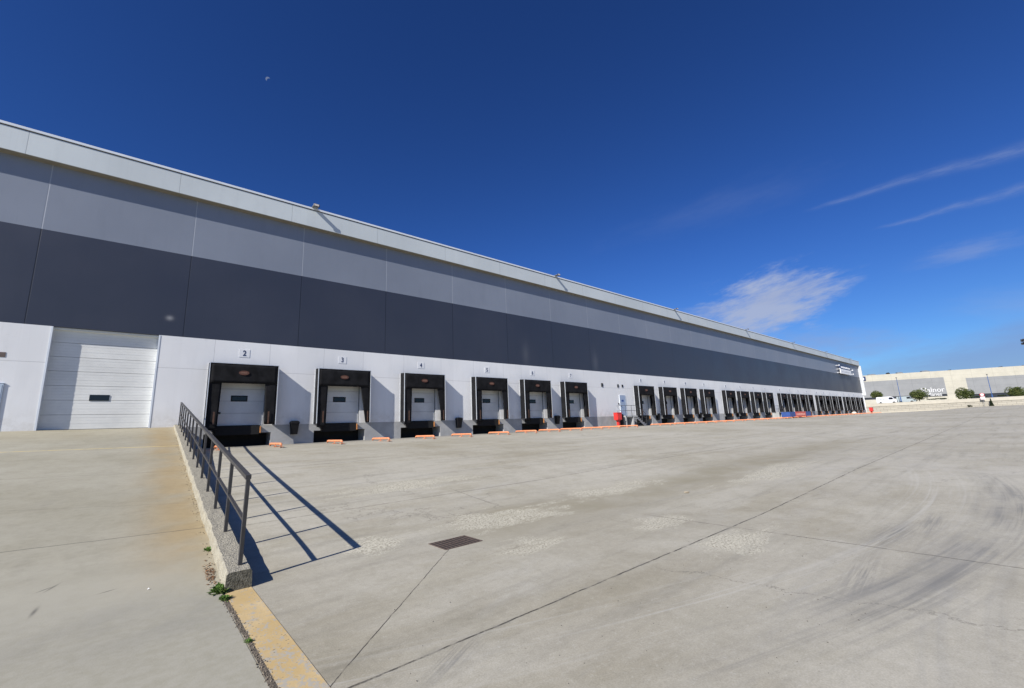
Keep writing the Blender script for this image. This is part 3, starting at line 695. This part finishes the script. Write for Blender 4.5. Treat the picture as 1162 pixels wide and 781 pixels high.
# personnel doors
for i, x in enumerate((36.6, 78.3)):
    bm = B(); box(bm, 0, .95, -.05, -.002, 0, 2.08); e_ = obj('entry_door', bm, M('pale blue door', (.30, .37, .49), .45, .05), wh, loc=(x, 0, FL))
    bm = B(); box(bm, -.04, -.002, -.055, -.003, 0, 2.12); box(bm, .952, .99, -.055, -.003, 0, 2.12); box(bm, -.002, .952, -.055, -.003, 2.082, 2.12); obj('door_surround', bm, m_cap, e_)
    bm = B(); box(bm, .08, .13, -.11, -.051, .98, 1.05); box(bm, .08, .22, -.13, -.111, 1.0, 1.03); obj('door_handle', bm, m_black, e_)
    bm = B(); box(bm, .25, .62, -.058, -.051, 1.45, 1.62); obj('blue_notice', bm, m_blue, e_)
    bm = B(); box(bm, -.28, -.16, -.06, -.003, 1.15, 1.30); obj('door_bell', bm, m_black, e_)
# roof-level sign near the far end of the building
bm = B(); box(bm, 0, 10.1, -.5, -.35, 1.0, 1.95)
for a in (.8, 5, 9.2): box(bm, a, a+.12, -.349, -.003, .2, .3); box(bm, a, a+.12, -.349, -.003, 1.5, 1.6)
sb = obj('wall_sign', bm, m_navy, wh, loc=(123.4, 0, 9.3))
bm = B(); box(bm, .3, 10.1, -.5, -.35, -.1, .998); obj('sign_panel', bm, m_signw, sb)
bm = B(); rnd = random.Random(3); x = 1.2
while x < 9.2:
    w = rnd.uniform(.35, .6); h = rnd.uniform(.3, .5); box(bm, x, x+w*.75, -.53, -.501, 1.25, 1.25+h); x += w+.12
obj('sign_lettering', bm, m_signw, sb)
bm = B(); x = 1.0
while x < 9.3:
    w = rnd.uniform(.3, .55); h = rnd.uniform(.2, .32)
    if rnd.random() > .12: box(bm, x, x+w*.75, -.52, -.501, .3, .3+h)
    x += w+.12
obj('sign_lettering', bm, M('grey lettering', (.35, .38, .42), .6), sb)
for x, z in ((-1.0, 1.75), (-.8, .9), (-.9, .1), (11.3, 1.2), (11.2, .2)):
    bm = B(); box(bm, -.04, .04, -.6, -.003, -.04, .04); box(bm, -.16, .16, -.75, -.601, -.12, .12); obj('sign_lamp', bm, m_signw, sb, loc=(x, 0, z))

# ------------------------------------------------------------------ kerb wall and railing on the ramp edge
def kx(y): return .93+(y-6.36)*.0138           # inner face
def ktop(y): return zr(max(6.4, y))+interp(y, [(6.4, .215), (10, .19), (14, .165), (26, .13)])
bm = B(); rows = []; y = 6.36; rk = random.Random(11)
ysk = []
while y < 26.0: ysk.append(y); y += .12
ysk.append(25.98)
for i, y in enumerate(ysk):
    zt_ = ktop(y)+.012*noise.noise((y*.9, 8, 8)); zb_ = min(zt(1.3, y), zr(y))-.25; x0 = kx(y)+.022*noise.noise((y*1.7, 0, 4))*min(1, (y-6.36)*2)+.01*noise.noise((y*6, 0, 9)); x1 = kx(y)+.27; j = lambda s: s*(rk.random()-.5)
    chip = .012*noise.noise((y*2.5, 1, 1)); chip2 = .015*noise.noise((y*2.1, 5, 2))
    rows.append([bm.verts.new(v) for v in ((x0, y, zb_), (x0+j(.01), y, zt_-.10+j(.01)), (x0+.004, y, zt_-.022+chip), (x0+.022+j(.008), y, zt_+j(.006)), (x0+.09, y, zt_+j(.012)),
        (x0+.18, y, zt_+j(.012)), (x1-.022+j(.008), y, zt_+j(.006)), (x1-.003, y, zt_-.022+chip2), (x1+j(.006), y, zt_-.12+j(.01)), (x1, y, zb_))])
for a, b_ in zip(rows, rows[1:]):
    for k in range(9): bm.faces.new((a[k], a[k+1], b_[k+1], b_[k]))
bm.faces.new(rows[0][::-1]); bm.faces.new(rows[-1])
kb = obj('kerb_wall', bm, m_kerb); tag(kb, 'low weathered concrete kerb wall along the ramp edge under the railing', 'kerb wall')

rl = thing('railing', 'dark grey steel railing on the kerb wall beside the ramp', 'railing', (1.08, 6.5, ktop(6.5)))
ro = Vector(rl.location)
lean = Vector((0, -.121, .993))
py = [6.58+1.45*k for k in range(14)]
def railx(y): return kx(y)+.165
for y in py:
    bm = B(); a = Vector((railx(y), y, ktop(y)-.03)); b_ = a+lean*(1.03+.03)
    bar(bm, a-ro, b_-ro, .045, .045, Vector((1, 0, 0)))
    obj('post', bm, m_rail, rl, bevel=.004)
for nm, hgt, w, h in (('top_rail', 1.055, .062, .05), ('middle_rail', .53, .04, .032)):
    bm = B(); pts = [Vector((railx(y), y, ktop(y)-.0))+lean*hgt for y in [py[0]-.02]+py[1:-1]+[py[-1]]]
    for a, b_ in zip(pts, pts[1:]): bar(bm, a-ro, b_-ro, w, h)
    obj(nm, bm, m_rail, rl)

# ------------------------------------------------------------------ drain grate
gr = thing('drain_grate', 'rusty rectangular iron drain grate set in the concrete yard', 'drain', (3.99, 6.17, -1.77))
bm = B()
hx, hy = .345, .26
box(bm, -hx, hx, -hy, -hy+.025, -.02, .007); box(bm, -hx, hx, hy-.025, hy, -.02, .007); box(bm, -hx, -hx+.025, -hy+.025, hy-.025, -.02, .007); box(bm, hx-.025, hx, -hy+.025, hy-.025, -.02, .007)
obj('frame', bm, m_iron, gr)
bm = B(); box(bm, -hx+.026, hx-.026, -hy+.026, hy-.026, -.03, .002); obj('drain_shade', bm, m_pit_shade, gr)  # dark plate over the yard surface, painted shade in place of a hole
bm = B()
for k in range(9):
    x = -hx+.075+k*.0675; box(bm, x-.012, x+.012, -hy+.026, hy-.026, .0025, .007)
box(bm, -hx+.026, hx-.026, -.008, .008, .0025, .0072)
obj('bars', bm, m_iron, gr)

# ------------------------------------------------------------------ wheel guides
def make_guide():
    bm = B(); r = .055; pts = [(0, 0, -.05), (0, 0, .09), (0, -.03, .125), (0, -.10, .145)]
    pts += [(0, -.10-2.0*k/4, .145) for k in range(1, 5)]
    pts += [(0, -2.17, .125), (0, -2.20, .09), (0, -2.20, -.05)]
    tube(bm, pts, r, 10)
    o = obj('wheel_guide', bm, m_orange, smooth=True)
    for y in (0, -2.2, -1.1):
        b2 = B(); box(b2, -.09, .09, y-.10, y+.10, 0.0, .02)
        if y == -1.1: box(b2, -.02, .02, y-.02, y+.02, .02, .09)
        obj('foot_plate', b2, m_orange, o)
    return o
gx = [(2.75, None), (5.04, None), (7.81, None), (10.33, None), (13.1, None), (15.74, None), (18.81, None), (21.36, None), (23.75, None), (26.2, None), (28.8, None), (31.2, None)]
gx = [a for a, _ in gx]
for d in docks[6:]: gx += [d+.35, d+3.15]
gx.insert(12, 33.9)
g0 = make_guide(); W5 = ['first', 'second', 'third', 'fourth', 'fifth', 'sixth']
def dockname(i):
    if i < 6: return '%s dock from the ramp' % W5[i]
    i -= 6
    return '%s dock in the %s far group' % (W5[i % 4], W5[i//4])
for i, x in enumerate(gx):
    o = g0 if i == 0 else copy_tree(g0)
    o.location = (x, 24.6, zt(x, 23.5)+.004)
    if i < 12:
        side = 'left' if i % 2 == 0 else 'right'
        lab = 'orange wheel guide on the %s of the %s' % (side, dockname(i//2))
    elif i == 12: lab = 'orange steel wheel guide on the yard just left of the near red hose cabinet'
    else:
        k = i-13; side = 'left' if k % 2 == 0 else 'right'
        lab = 'orange wheel guide on the %s of the %s' % (side, dockname(6+k//2))
    o['label'] = lab; o['category'] = 'wheel guide'; o['group'] = 'orange wheel guides in front of the docks'

# ------------------------------------------------------------------ wall-hung bins
def make_bin():
    bm = B()
    ring = lambda w, d, z, y0: [bm.verts.new(v) for v in ((-w, y0, z), (w, y0, z), (w, y0-d, z), (-w, y0-d, z))]
    rr = [ring(.155, .22, 0, -.05), ring(.20, .30, .56, -.05), ring(.225, .33, .565, -.04), ring(.225, .33, .63, -.04), ring(.19, .27, .70, -.06), ring(.12, .18, .725, -.10)]
    for a, b_ in zip(rr, rr[1:]):
        for k in range(4): bm.faces.new((a[k], a[(k+1) % 4], b_[(k+1) % 4], b_[k]))
    bm.faces.new(rr[0][::-1]); bm.faces.new(rr[-1])
    o = obj('trash_bin', bm, m_bin, bevel=.012)
    bm = B(); box(bm, -.06, .06, -.049, -.005, .15, .5); obj('bracket', bm, m_steel, o)
    return o
b0 = make_bin()
for i, (x, lab) in enumerate(((6.40, 'largest black tapered bin, on the plinth right of the first dock'), (17.1, 'black tapered bin on the plinth right of the third dock'),
        (27.15, 'black tapered bin on the plinth right of the fifth dock'), (43.15, 'black bin on the plinth just right of the near stairs'), (52.85, 'black bin in the middle of the row of docks past the near stairs'), (64.0, 'farthest black bin on the plinth'))):
    o = b0 if i == 0 else copy_tree(b0)
    o.location = (x, 25.99, .08); o['label'] = lab; o['category'] = 'bin'; o['group'] = 'black bins on the dock wall'

# ------------------------------------------------------------------ stairs to the personnel doors
def make_stair():
    # x from the left end of the landing, z 0 = floor level
    t = thing('stairway', '', 'stairs')
    bm = B(); box(bm, 0, 2.0, -1.0, -.012, -.14, 0.); box(bm, .0, .15, -1.0, -.02, -1.25, -.141); box(bm, 1.2, 1.38, -1.0, -.02, -1.25, -.141); obj('landing', bm, m_plinth, t)
    for k in range(5):
        bm = B(); box(bm, 2.0+.30*k, 2.34+.30*k, -.98, -.05, -.17*(k+1)-.05, -.17*(k+1)); obj('step', bm, m_plinth, t)
    bm = B()
    for yy in (-.99, -.08): prism(bm, [(1.95, -.32), (1.95, -.13), (3.55, -1.03), (3.55, -1.22), (3.35, -1.22)], yy, yy+.04)
    obj('stringer', bm, m_steel, t)
    tp = lambda x: 0. if x < 2 else -(x-2)*.566
    bm = B()
    for yy in (-1.03,):
        for x in (0, 1., 2.0, 2.75, 3.5): tube(bm, [(x, yy, tp(x)-.1), (x, yy, tp(x)+1.0)], .022, 6)
        for h in (1.0, .5): tube(bm, [(0, yy, h), (2.0, yy, h), (3.5, yy, tp(3.5)+h)], .022, 6)
    obj('handrail', bm, m_rail, t)
    bm = B()
    for h in (1.0, .5): tube(bm, [(0, -1.0, h), (0, -.03, h)], .02, 6)
    obj('side_rail', bm, m_rail, t)
    return t
s0 = make_stair(); s0.location = (36.0, 26, FL); s0['label'] = 'grey concrete stairs with railing beside the near red hose cabinet, up to the pale door'
s0['group'] = 'stairs up to the wall doors'
s1 = copy_tree(s0); s1.location = (77.7, 26, FL); s1['label'] = 'distant stairs with railing left of the blue and red container'

# ------------------------------------------------------------------ red hose cabinets
def make_cab(low):
    bm = B(); box(bm, -.36, .36, -.22, .22, -.0, .66); box(bm, -.40, .40, -.26, .24, .661, .70)
    o = obj('hose_cabinet', bm, m_red, bevel=.015)
    bm = B(); box(bm, -.30, .30, -.235, -.221, .06, .60); obj('cabinet_door', bm, m_red, o, bevel=.006)
    bm = B(); prism(bm, [(-.10, -low), (.12, -low), (.12, -.12), (.3, -.001), (-.3, -.001), (-.10, -.12)], -.10, .12); obj('pedestal', bm, m_red, o)
    bm = B(); box(bm, .361, .368, -.08, .08, .26, .48); obj('white_label', bm, m_signw, o)
    return o
c0 = make_cab(.64); c0.location = (34.55, 24.9, .24); tag(c0, 'red hose cabinet on a pedestal left of the near stairs', 'cabinet', 'red hose cabinets on the yard')
c1 = copy_tree(c0); c1.location = (142.8, 24.6, .20); c1.scale = (1.5, 1.5, 1.4); c1['label'] = 'far red hose cabinet past the last dock at the end of the warehouse'
# black tub behind the cabinet
bm = B(); tube(bm, [(0, 0, 0), (0, 0, .85), (0, 0, .9), (0, 0, .96), (0, 0, 1.06)], [.20, .27, .29, .27, .10], 14)
tb = obj('rubbish_tub', bm, m_bin, smooth=False, loc=(35.45, 25.2, zt(35, 25.2)+.0)); tb.scale = (1, 1, 1.22)
tag(tb, 'round black lidded tub between the near red cabinet and the stairs', 'bin')

# ------------------------------------------------------------------ blue and red container by the far docks
ct = thing('container', 'low blue container with a red middle panel in front of the far docks', 'container', (81.3, 23.6, zt(81.3, 23.6)))
bm = B(); box(bm, -5.2, 5.2, -.6, .6, .18, .95); obj('body', bm, m_blue, ct, bevel=.03)
bm = B(); box(bm, -2.6, 2.4, -.63, -.601, .12, .98); obj('side_panel', bm, M('red panel', (.62, .10, .07), .5), ct)
bm = B(); x = -2.2
while x < 2.0:
    w = rnd.uniform(.25, .45); box(bm, x, x+w*.7, -.645, -.631, .4, .72); x += w+.12
obj('lettering', bm, M('faded panel lettering', (.72, .42, .35), .6), ct)
bm = B()
for x in (-4.6, -1.5, 1.5, 4.6): box(bm, x-.2, x+.2, -.5, .5, .0, .179)
obj('skid', bm, m_black, ct)
bm = B(); box(bm, 5.3, 6.6, -.4, .4, .0, .72); box(bm, 5.25, 6.65, -.44, .44, .721, .80)
o = obj('crate', bm, M('rusty crate', (.20, .09, .06), .7), loc=(81.3, 23.6, zt(87, 23.6)), bevel=.01); tag(o, 'rusty brown crate at the right end of the blue container', 'crate')
bm = B(); tube(bm, [(0, 0, 0), (0, 0, .25), (.05, 0, .5), (.02, 0, .62)], [.42, .5, .38, .1], 10)
o = obj('sack', bm, M('pale sack', (.62, .58, .50), .9, b_s=.6, b_sc=8), loc=(124.3, 24.6, zt(124, 24.6)), smooth=True); tag(o, 'pale bulging sack on the ground before the far docks', 'sack')

# ------------------------------------------------------------------ tall pale cabinet at the left frame edge
bm = B(); box(bm, -.95, 0, -.045, -.005, 0, 1.88); box(bm, -.97, .015, -.055, -.004, 1.881, 1.91)
o = obj('utility_cabinet', bm, M('pale blue cabinet', (.45, .52, .60), .45, .06), loc=(-4.27, 26, FL), bevel=.008)
tag(o, 'tall pale blue cabinet against the white wall left of the big door', 'cabinet')
bm = B(); box(bm, -.91, -.04, -.052, -.0455, .06, 1.82); obj('cabinet_door', bm, M('pale blue cabinet', (.45, .52, .60)), o)

# ------------------------------------------------------------------ retaining wall and upper level
m_blk = mat_block(); m_cop = M('pale coping', (.47, .435, .355), .85, .07, .8)
rw = thing('retaining_wall', 'pale block retaining wall with a smooth coping beyond the yard', 'wall', (165, 0, 0))
bm = B(); box(bm, 0, .9, -70, 90, -1.5, 1.55); obj('block_face', bm, m_blk, rw)
bm = B(); box(bm, -.12, 1.15, -70, 90, 1.552, 2.42); obj('coping', bm, m_cop, rw)
bm = B(); box(bm, -.25, -.002, -70, 90, -1.5, -0.02); obj('footing', bm, m_cop, rw)

# far building behind it
tdir = Vector((-.521, .854, 0)); ang = math.atan2(tdir.y, tdir.x)
fb = thing('distribution_building', 'long cream and grey industrial building behind the retaining wall', 'building', (236.11, -3.91, 0), ang)
# local: x = along facade (to the left in the picture), y<0 = away from the yard? facade at y=0, body at y<0
def fbox(name, x0, x1, z0, z1, y, mat, d=.25):
    bm = B(); box(bm, x0, x1, y-d, y, z0, z1); return obj(name, bm, mat, fb)
m_cr = mat_far('cream cladding', (.45, .425, .345)); m_gy = mat_far('grey cladding', (.235, .24, .24)); m_vd = M('loading bay shade', (.02, .025, .035), .7)  # shade of the loading bays is put into the near-black colour
bm = B(); box(bm, -90, 110, -60, -.3, 1.0, 13.7); obj('building_body', bm, m_cr, fb)
fbox('cream_wall', -90, 110, 11.7, 14.0, 0, m_cr, .3)
fbox('cream_panel', 17.0, 23.3, 2., 11.698, 0, m_cr, .3)
fbox('grey_wall', 23.302, 110, 5.45, 11.6, .0, m_gy, .3); fbox('grey_wall', -90, 16.998, 4.9, 10.8, .0, m_gy, .3)
fbox('cream_strip', -90, 16.99, 10.802, 11.698, 0, m_cr, .3); fbox('cream_strip', 23.31, 110, 11.602, 11.698, 0, m_cr, .3)
fbox('loading_bay_shade', 23.31, 110, 4.65, 5.448, -.25, m_vd, .05); fbox('lower_wall', 23.31, 110, 1.5, 4.648, -.05, m_cr, .1); fbox('loading_bay_shade', -90, 16.99, 1.5, 4.898, -.25, m_vd, .05)
# lettering on the grey cladding, right aligned at s ~ 23.9
def ftext(s, size, xr, zc, name='wall_lettering'):
    bm = text_bm(s, size, .03, .02)
    bmesh.ops.rotate(bm, verts=bm.verts, cent=(0, 0, 0), matrix=Matrix.Rotation(math.pi, 3, 'Z'))
    xs_ = [v.co.x for v in bm.verts]; w = max(xs_)-min(xs_)
    bmesh.ops.translate(bm, verts=bm.verts, vec=(xr-min(xs_), .06, zc))
    return obj(name, bm, M('facade lettering', (.58, .58, .57), .6, .05), fb)
ftext('Halnor', 2.5, 23.8, 7.1); ftext('Planes', 1.75, 24.9, 5.45)
bm = B(); box(bm, 47.2, 50.5, .02, .3, 12.05, 13.6); bs = obj('blue_sign', bm, m_navy, fb)
bm = B(); box(bm, 47.8, 50.2, .301, .34, 12.35, 13.15); obj('sign_face', bm, m_signw, bs)
for x, w, h in ((44.4, 2.4, .5), (39.1, .8, .7), (35.5, 1.8, .6), (27.6, 2.4, .6), (20.2, .5, .3), (5.5, .6, .3), (-1, .6, .3)):
    bm = B(); prism(bm, [(x-w/2, 13.6), (x-w/2, 14.0+h*.5), (x-w*.1, 14+h), (x+w/2, 14+h*.8), (x+w/2, 13.6)], -2.2, -1.0)
    obj('roof_vent', bm, m_black if w < 1 else m_steel, fb)

# vans behind the coping
def make_van(label, mat, L, H, loc, mark=True):
    v = thing('parked_van', label, 'van', loc, R(90))
    bm = B(); h = L/2
    prof = [(-h, .35), (-h, .8), (-h+.15, 1.05), (-h+.75, 1.25), (-h+1.25, H*.96), (-h+1.6, H), (h-.1, H), (h, H-.15), (h, .35)]
    prism(bm, prof, -.95, .95); obj('body', bm, mat, v, bevel=.04)
    bm = B(); prism(bm, [(-h+.82, 1.28), (-h+1.25, H*.9), (-h+1.9, H*.9), (-h+1.9, 1.28)], -.965, .965); obj('cab_window', bm, m_glass, v)
    for x in (-h+.9, h-.9):
        bm = B(); tube(bm, [(x, -1.0, .34), (x, 1.0, .34)], .34, 14); obj('wheels', bm, m_rub, v)
    if mark:
        bm = B(); x = -.6
        while x < 1.6:
            w = rnd.uniform(.2, .35); box(bm, x, x+w*.7, -.0, .01, 0, rnd.uniform(.22, .34)); x += w+.06
        m_ = obj('side_lettering', bm, m_blue, v, loc=(0, .951, 1.35))
    return v
vx = 171.
make_van('white van with blue side lettering parked behind the coping, left of the blue lamp post', M('white van paint', (.78, .79, .80), .3, .03), 4.9, 2.15, (vx, 25.2, 2.2), True)
make_van('silver grey van parked behind the coping, right of the left lamp post', M('silver van paint', (.36, .41, .42), .3, .08), 4.2, 2.0, (vx, 20.9, 2.15), False)

# ------------------------------------------------------------------ trees and shrubs
def foliage(bm, c, rad, n, size, rnd, cone=False, lumps=6):
    cs = []
    for _ in range(lumps):
        d = Vector((rnd.gauss(0, 1), rnd.gauss(0, 1), rnd.gauss(0, .7))).normalized()
        cs.append((Vector((c[0]+d.x*rad[0]*.5, c[1]+d.y*rad[1]*.5, c[2]+d.z*rad[2]*.45)), rnd.uniform(.32, .60)))
    for i in range(n):
        if cone:
            t = rnd.random()**1.3; a = rnd.uniform(0, 6.283); r = rad[0]*(1-t)*math.sqrt(rnd.random())*1.0
            p = Vector((c[0]+r*math.cos(a), c[1]+r*math.sin(a), c[2]+t*rad[2]))
        else:
            q, k = rnd.choice(cs); d = Vector((rnd.gauss(0, 1), rnd.gauss(0, 1), rnd.gauss(0, 1))).normalized()
            rr = k*rnd.uniform(.55, 1.05)**.5
            p = q+Vector((d.x*rad[0], d.y*rad[1], d.z*rad[2]))*rr
        u = Vector((rnd.gauss(0, 1), rnd.gauss(0, 1), rnd.gauss(0, 1))).normalized(); v = u.orthogonal().normalized(); s = size*rnd.uniform(.6, 1.3)
        w = u.cross(v)
        bm.faces.new([bm.verts.new(p+a_*v*s+b_*w*s*.6) for a_, b_ in ((-1, 0), (0, -1), (1, 0), (0, 1))])
lf1 = mat_leaf('pine foliage', (.050, .075, .022), (.11, .125, .035)); lf2 = mat_leaf('dark foliage', (.018, .026, .012), (.035, .05, .02))
m_bark = M('bark', (.12, .09, .06), .9, .2)
def tree(label, y, zc, rad, x=171., seed=1, zg=None):
    zg = 1.9+.012*max(-10, min(30, y)) if zg is None else zg
    r_ = random.Random(seed); t = thing('round_pine', label, 'tree', (x, y, zg), 0, 'round trees behind the retaining wall')
    bm = B(); zz = zc-zg; tube(bm, [(0, 0, -.1), (.05, .05, zz*.4), (-.05, 0, zz*.9)], [.16, .12, .07], 7)
    for k in range(5):
        a = k*1.257+.3; tube(bm, [(0, .02, zz*.45), (rad[0]*.45*math.cos(a), rad[1]*.45*math.sin(a), zz+.2*math.sin(k))], [.07, .03], 5)
    obj('trunk', bm, m_bark, t)
    bm = B(); foliage(bm, (0, 0, zz), rad, 3600, .13, r_, lumps=13); obj('crown', bm, lf1, t)
tree('small round tree nearest the warehouse corner, left of the white van', 27.5, 5.1, (1.5, 1.5, 1.5), seed=1)
tree('broad round tree in front of the white wall lettering', 18.1, 4.6, (2.2, 2.25, 2.0), seed=2)
tree('dark rounded tree between the lettering and the traffic sign', 8.7, 3.9, (1.9, 2.1, 1.95), seed=3)
tree('rounded tree at the right edge of the photo behind the wall', -.2, 3.6, (1.8, 1.85, 1.8), seed=4)
r_ = random.Random(9)
bm = B(); foliage(bm, (0, 0, 0), (.42, .42, 1.9), 900, .10, r_, cone=True)
sh = obj('cone_shrub', bm, lf2, loc=(164., 4.2, zt(164, 4.2))); tag(sh, 'dark pointed shrub against the wall below the right lamp post', 'shrub')
bm = B(); foliage(bm, (0, 0, .3), (.5, .5, .35), 500, .08, r_)
sh = obj('low_bush', bm, lf2, loc=(164.2, 8.1, zt(164, 8.1))); tag(sh, 'small low bush at the foot of the retaining wall', 'bush')
bm = B()
for y, w in ((15.2, 1.6), (13.2, 1.2), (6.4, 1.8), (2.2, 1.)): foliage(bm, (0, y, 2.9), (.5, w, .28), 500, .09, r_)
sh = obj('hedge', bm, lf2, loc=(169., 0, 0)); sh['kind'] = 'stuff'; sh['label'] = 'straggling low dark green planting along the top of the retaining wall'; sh['category'] = 'hedge'

# ------------------------------------------------------------------ lamp posts, sign, mast
def lamp_post(y, zb, ztop, label):
    t = thing('lamp_post', label, 'lamp post', (168.2, y, zb), 0, 'blue lamp posts behind the retaining wall')
    bm = B(); tube(bm, [(0, 0, 0), (0, 0, 1.2), (0, 0, 1.25), (0, 0, ztop-zb)], [.15, .14, .08, .055], 10); obj('pole', bm, M('blue pole', (.04, .10, .26), .5), t)
    bm = B(); box(bm, -.45, .12, -.16, .16, ztop-zb, ztop-zb+.12); obj('lamp_head', bm, m_black, t, bevel=.02)
lamp_post(21.8, 2.7, 9.6, 'slim blue lamp post between the white and silver vans')
lamp_post(3.85, 2.0, 8.45, 'blue lamp post above the dark pointed shrub')
t = thing('traffic_sign', 'round red and white traffic sign on a post before the retaining wall', 'traffic sign', (164.2, 5.45, zt(164.2, 5.45)))
bm = B(); tube(bm, [(0, 0, 0), (0, 0, 3.0)], .035, 8); obj('pole', bm, m_steel, t)
def disc(bm, r, z, x0, x1):
    n = 24; a = [bm.verts.new((x0, r*math.cos(2*math.pi*k/n), z+r*math.sin(2*math.pi*k/n))) for k in range(n)]; b_ = [bm.verts.new((x1, v.co.y, v.co.z)) for v in a]
    bm.faces.new(a); bm.faces.new(b_[::-1])
    for i in range(n): bm.faces.new((a[i], b_[i], b_[(i+1) % n], a[(i+1) % n]))
bm = B(); disc(bm, .42, 2.95, -.06, -.036); obj('sign_disc', bm, m_red, t)
bm = B(); disc(bm, .30, 2.95, -.068, -.0605); obj('sign_centre', bm, m_signw, t)
bm = B(); box(bm, -.06, -.036, -.42, .42, 1.72, 2.48); obj('sign_plate', bm, M('pink white plate', (.72, .60, .60), .6), t)
t = thing('floodlight_mast', 'tall steel floodlight mast at the right edge with a dark lamp cluster', 'light mast', (168, -4.5, 1.6))
bm = B(); tube(bm, [(0, 0, 0), (0, 0, 15.4)], [.22, .10], 10); obj('pole', bm, m_steel, t)
bm = B()
tube(bm, [(.9*math.cos(a), .9*math.sin(a), 14.2) for a in [k*math.pi/8 for k in range(17)]], .05, 6, False)
tube(bm, [(.9*math.cos(a), .9*math.sin(a), 15.0) for a in [k*math.pi/8 for k in range(17)]], .05, 6, False)
for k in range(4): a = k*math.pi/4; tube(bm, [(-.9*math.cos(a), -.9*math.sin(a), 14.2), (.9*math.cos(a), .9*math.sin(a), 14.2)], .04, 6)
obj('ring_frame', bm, m_steel, t)
for k in range(8):
    a = k*math.pi/4+.2; c_ = (1.02*math.cos(a), 1.02*math.sin(a))
    bm = B(); box(bm, c_[0]-.25, c_[0]+.25, c_[1]-.25, c_[1]+.25, 13.65, 14.1); box(bm, c_[0]-.2, c_[0]+.2, c_[1]-.2, c_[1]+.2, 14.4, 14.95); obj('lamp', bm, m_black, t)

# ------------------------------------------------------------------ weeds, leaves and grit near the camera
m_weed = mat_leaf('weed green', (.06, .13, .02), (.13, .20, .05))
def weed(x, y, z, n, s, seed, label):
    r_ = random.Random(seed); bm = B()
    for i in range(n):
        a = r_.uniform(0, 6.283); L = s*r_.uniform(.5, 1.2); el = r_.uniform(.3, 1.3); w = L*.16
        ba = Vector((r_.gauss(0, s*.28), r_.gauss(0, s*.45), 0)); d = Vector((math.cos(a)*math.cos(el), math.sin(a)*math.cos(el), math.sin(el)))
        sd = Vector((-math.sin(a), math.cos(a), 0))*w; m1 = ba+d*L*.55; tip = ba+d*L+Vector((0, 0, -L*.18))
        v = [bm.verts.new(q) for q in (ba, m1+sd, tip, m1-sd)]; bm.faces.new(v)
    o = obj('weed', bm, m_weed, loc=(x, y, z)); tag(o, label, 'weed', 'weeds along the kerb and seam')
weed(.905, 6.45, -1.768, 520, .10, 1, 'bushy green weed at the cut end of the kerb wall')
weed(.905, 6.12, -1.768, 160, .06, 5, 'flat weed in the seam just below the kerb wall end')
weed(.925, 7.95, zr(7.95), 110, .07, 2, 'tiny weed at the ramp foot of the kerb wall below the railing')
weed(.90, 4.75, -1.766, 70, .035, 3, 'small weed in the cracked seam beside the yellow strip')
r_ = random.Random(21)
bm = B()
for i in range(120):
    x = .85+r_.gauss(0, .035); y = 7.05+r_.gauss(0, .20); z = rz_(y)+.004+r_.random()*.012; a = r_.uniform(0, 6.28); s = r_.uniform(.008, .022)
    bm.faces.new([bm.verts.new((x+s*math.cos(a+k*1.57)*(1 if k % 2 else .5), y+s*math.sin(a+k*1.57), z+r_.uniform(0, .006))) for k in range(4)])
o = obj('dry_leaves', bm, M('dry leaves', (.20, .10, .045), .9, .5, 30.)); o['kind'] = 'stuff'; o['label'] = 'brown dry leaves swept against the foot of the kerb wall'; o['category'] = 'leaves'
def grit(name, n, gen, mat, smin, smax, label):
    bm = B()
    for i in range(n):
        x, y, z = gen(); s = r_.uniform(smin, smax); q = Vector((x, y, z+s*.3))
        v = [bm.verts.new(q+Vector((r_.uniform(.6, 1.1)*s*dx, r_.uniform(.6, 1.1)*s*dy, r_.uniform(.4, .8)*s*dz))) for dx, dy, dz in ((1, 0, 0), (-.5, .9, 0), (-.5, -.9, 0), (0, 0, 1), (0, 0, -.6))]
        for f in ((0, 1, 3), (1, 2, 3), (2, 0, 3), (1, 0, 4), (2, 1, 4), (0, 2, 4)): bm.faces.new([v[k] for k in f])
    o = obj(name, bm, mat); o['kind'] = 'stuff'; o['label'] = label; o['category'] = 'grit'
m_peb = M('grit stone', (.20, .165, .12), .9, .5, 25.)
grit('seam_grit', 420, lambda: (lambda y: (.905+r_.gauss(0, .018), y, -1.766))(r_.uniform(3., 6.5)), m_peb, .004, .014, 'loose grit and crumbs in the cracked seam beside the yellow strip')
def yg():
    y = 1.2+r_.random()**1.5*12; x = r_.uniform(1.4, 4+y*1.8); return (x, y, zt(x, y)+.001)
grit('yard_grit', 260, yg, M('yard grit', (.12, .11, .095), .9, .5, 25.), .003, .010, 'scattered small stones and crumbs on the concrete yard')
def kg():
    y = r_.uniform(6.6, 22); return (kx(y)-abs(r_.gauss(0, .05))-.01, y, rz_(y))
grit('kerb_grit', 300, kg, m_peb, .005, .016, 'grit gathered along the ramp side of the kerb wall')
# a few pale scraps
def scrap(x, y, z, s, rz, lab, c):
    bm = B(); v = [bm.verts.new((a*s, b_*s*.5, h)) for a, b_, h in ((-1, -1, .004), (1, -1, .012), (1.1, .8, .006), (0, 1.2, .02), (-1, .9, .003))]
    bm.faces.new(v); bmesh.ops.solidify(bm, geom=list(bm.faces), thickness=.003)
    o = obj('paper_scrap', bm, M('scrap '+c[0], c[1], .8), loc=(x, y, z)); o.rotation_euler = (0, 0, rz); tag(o, lab, 'litter')
scrap(10.3, 5.6, zt(10.3, 5.6)+.003, .10, .4, 'tan scrap lying alone on the open yard right of the long joint', ('tan', (.5, .42, .28)))
scrap(.25, 6.95, rz_(6.95)+.003, .010, .2, 'tiny white scrap on the ramp foot', ('white', (.7, .7, .68)))
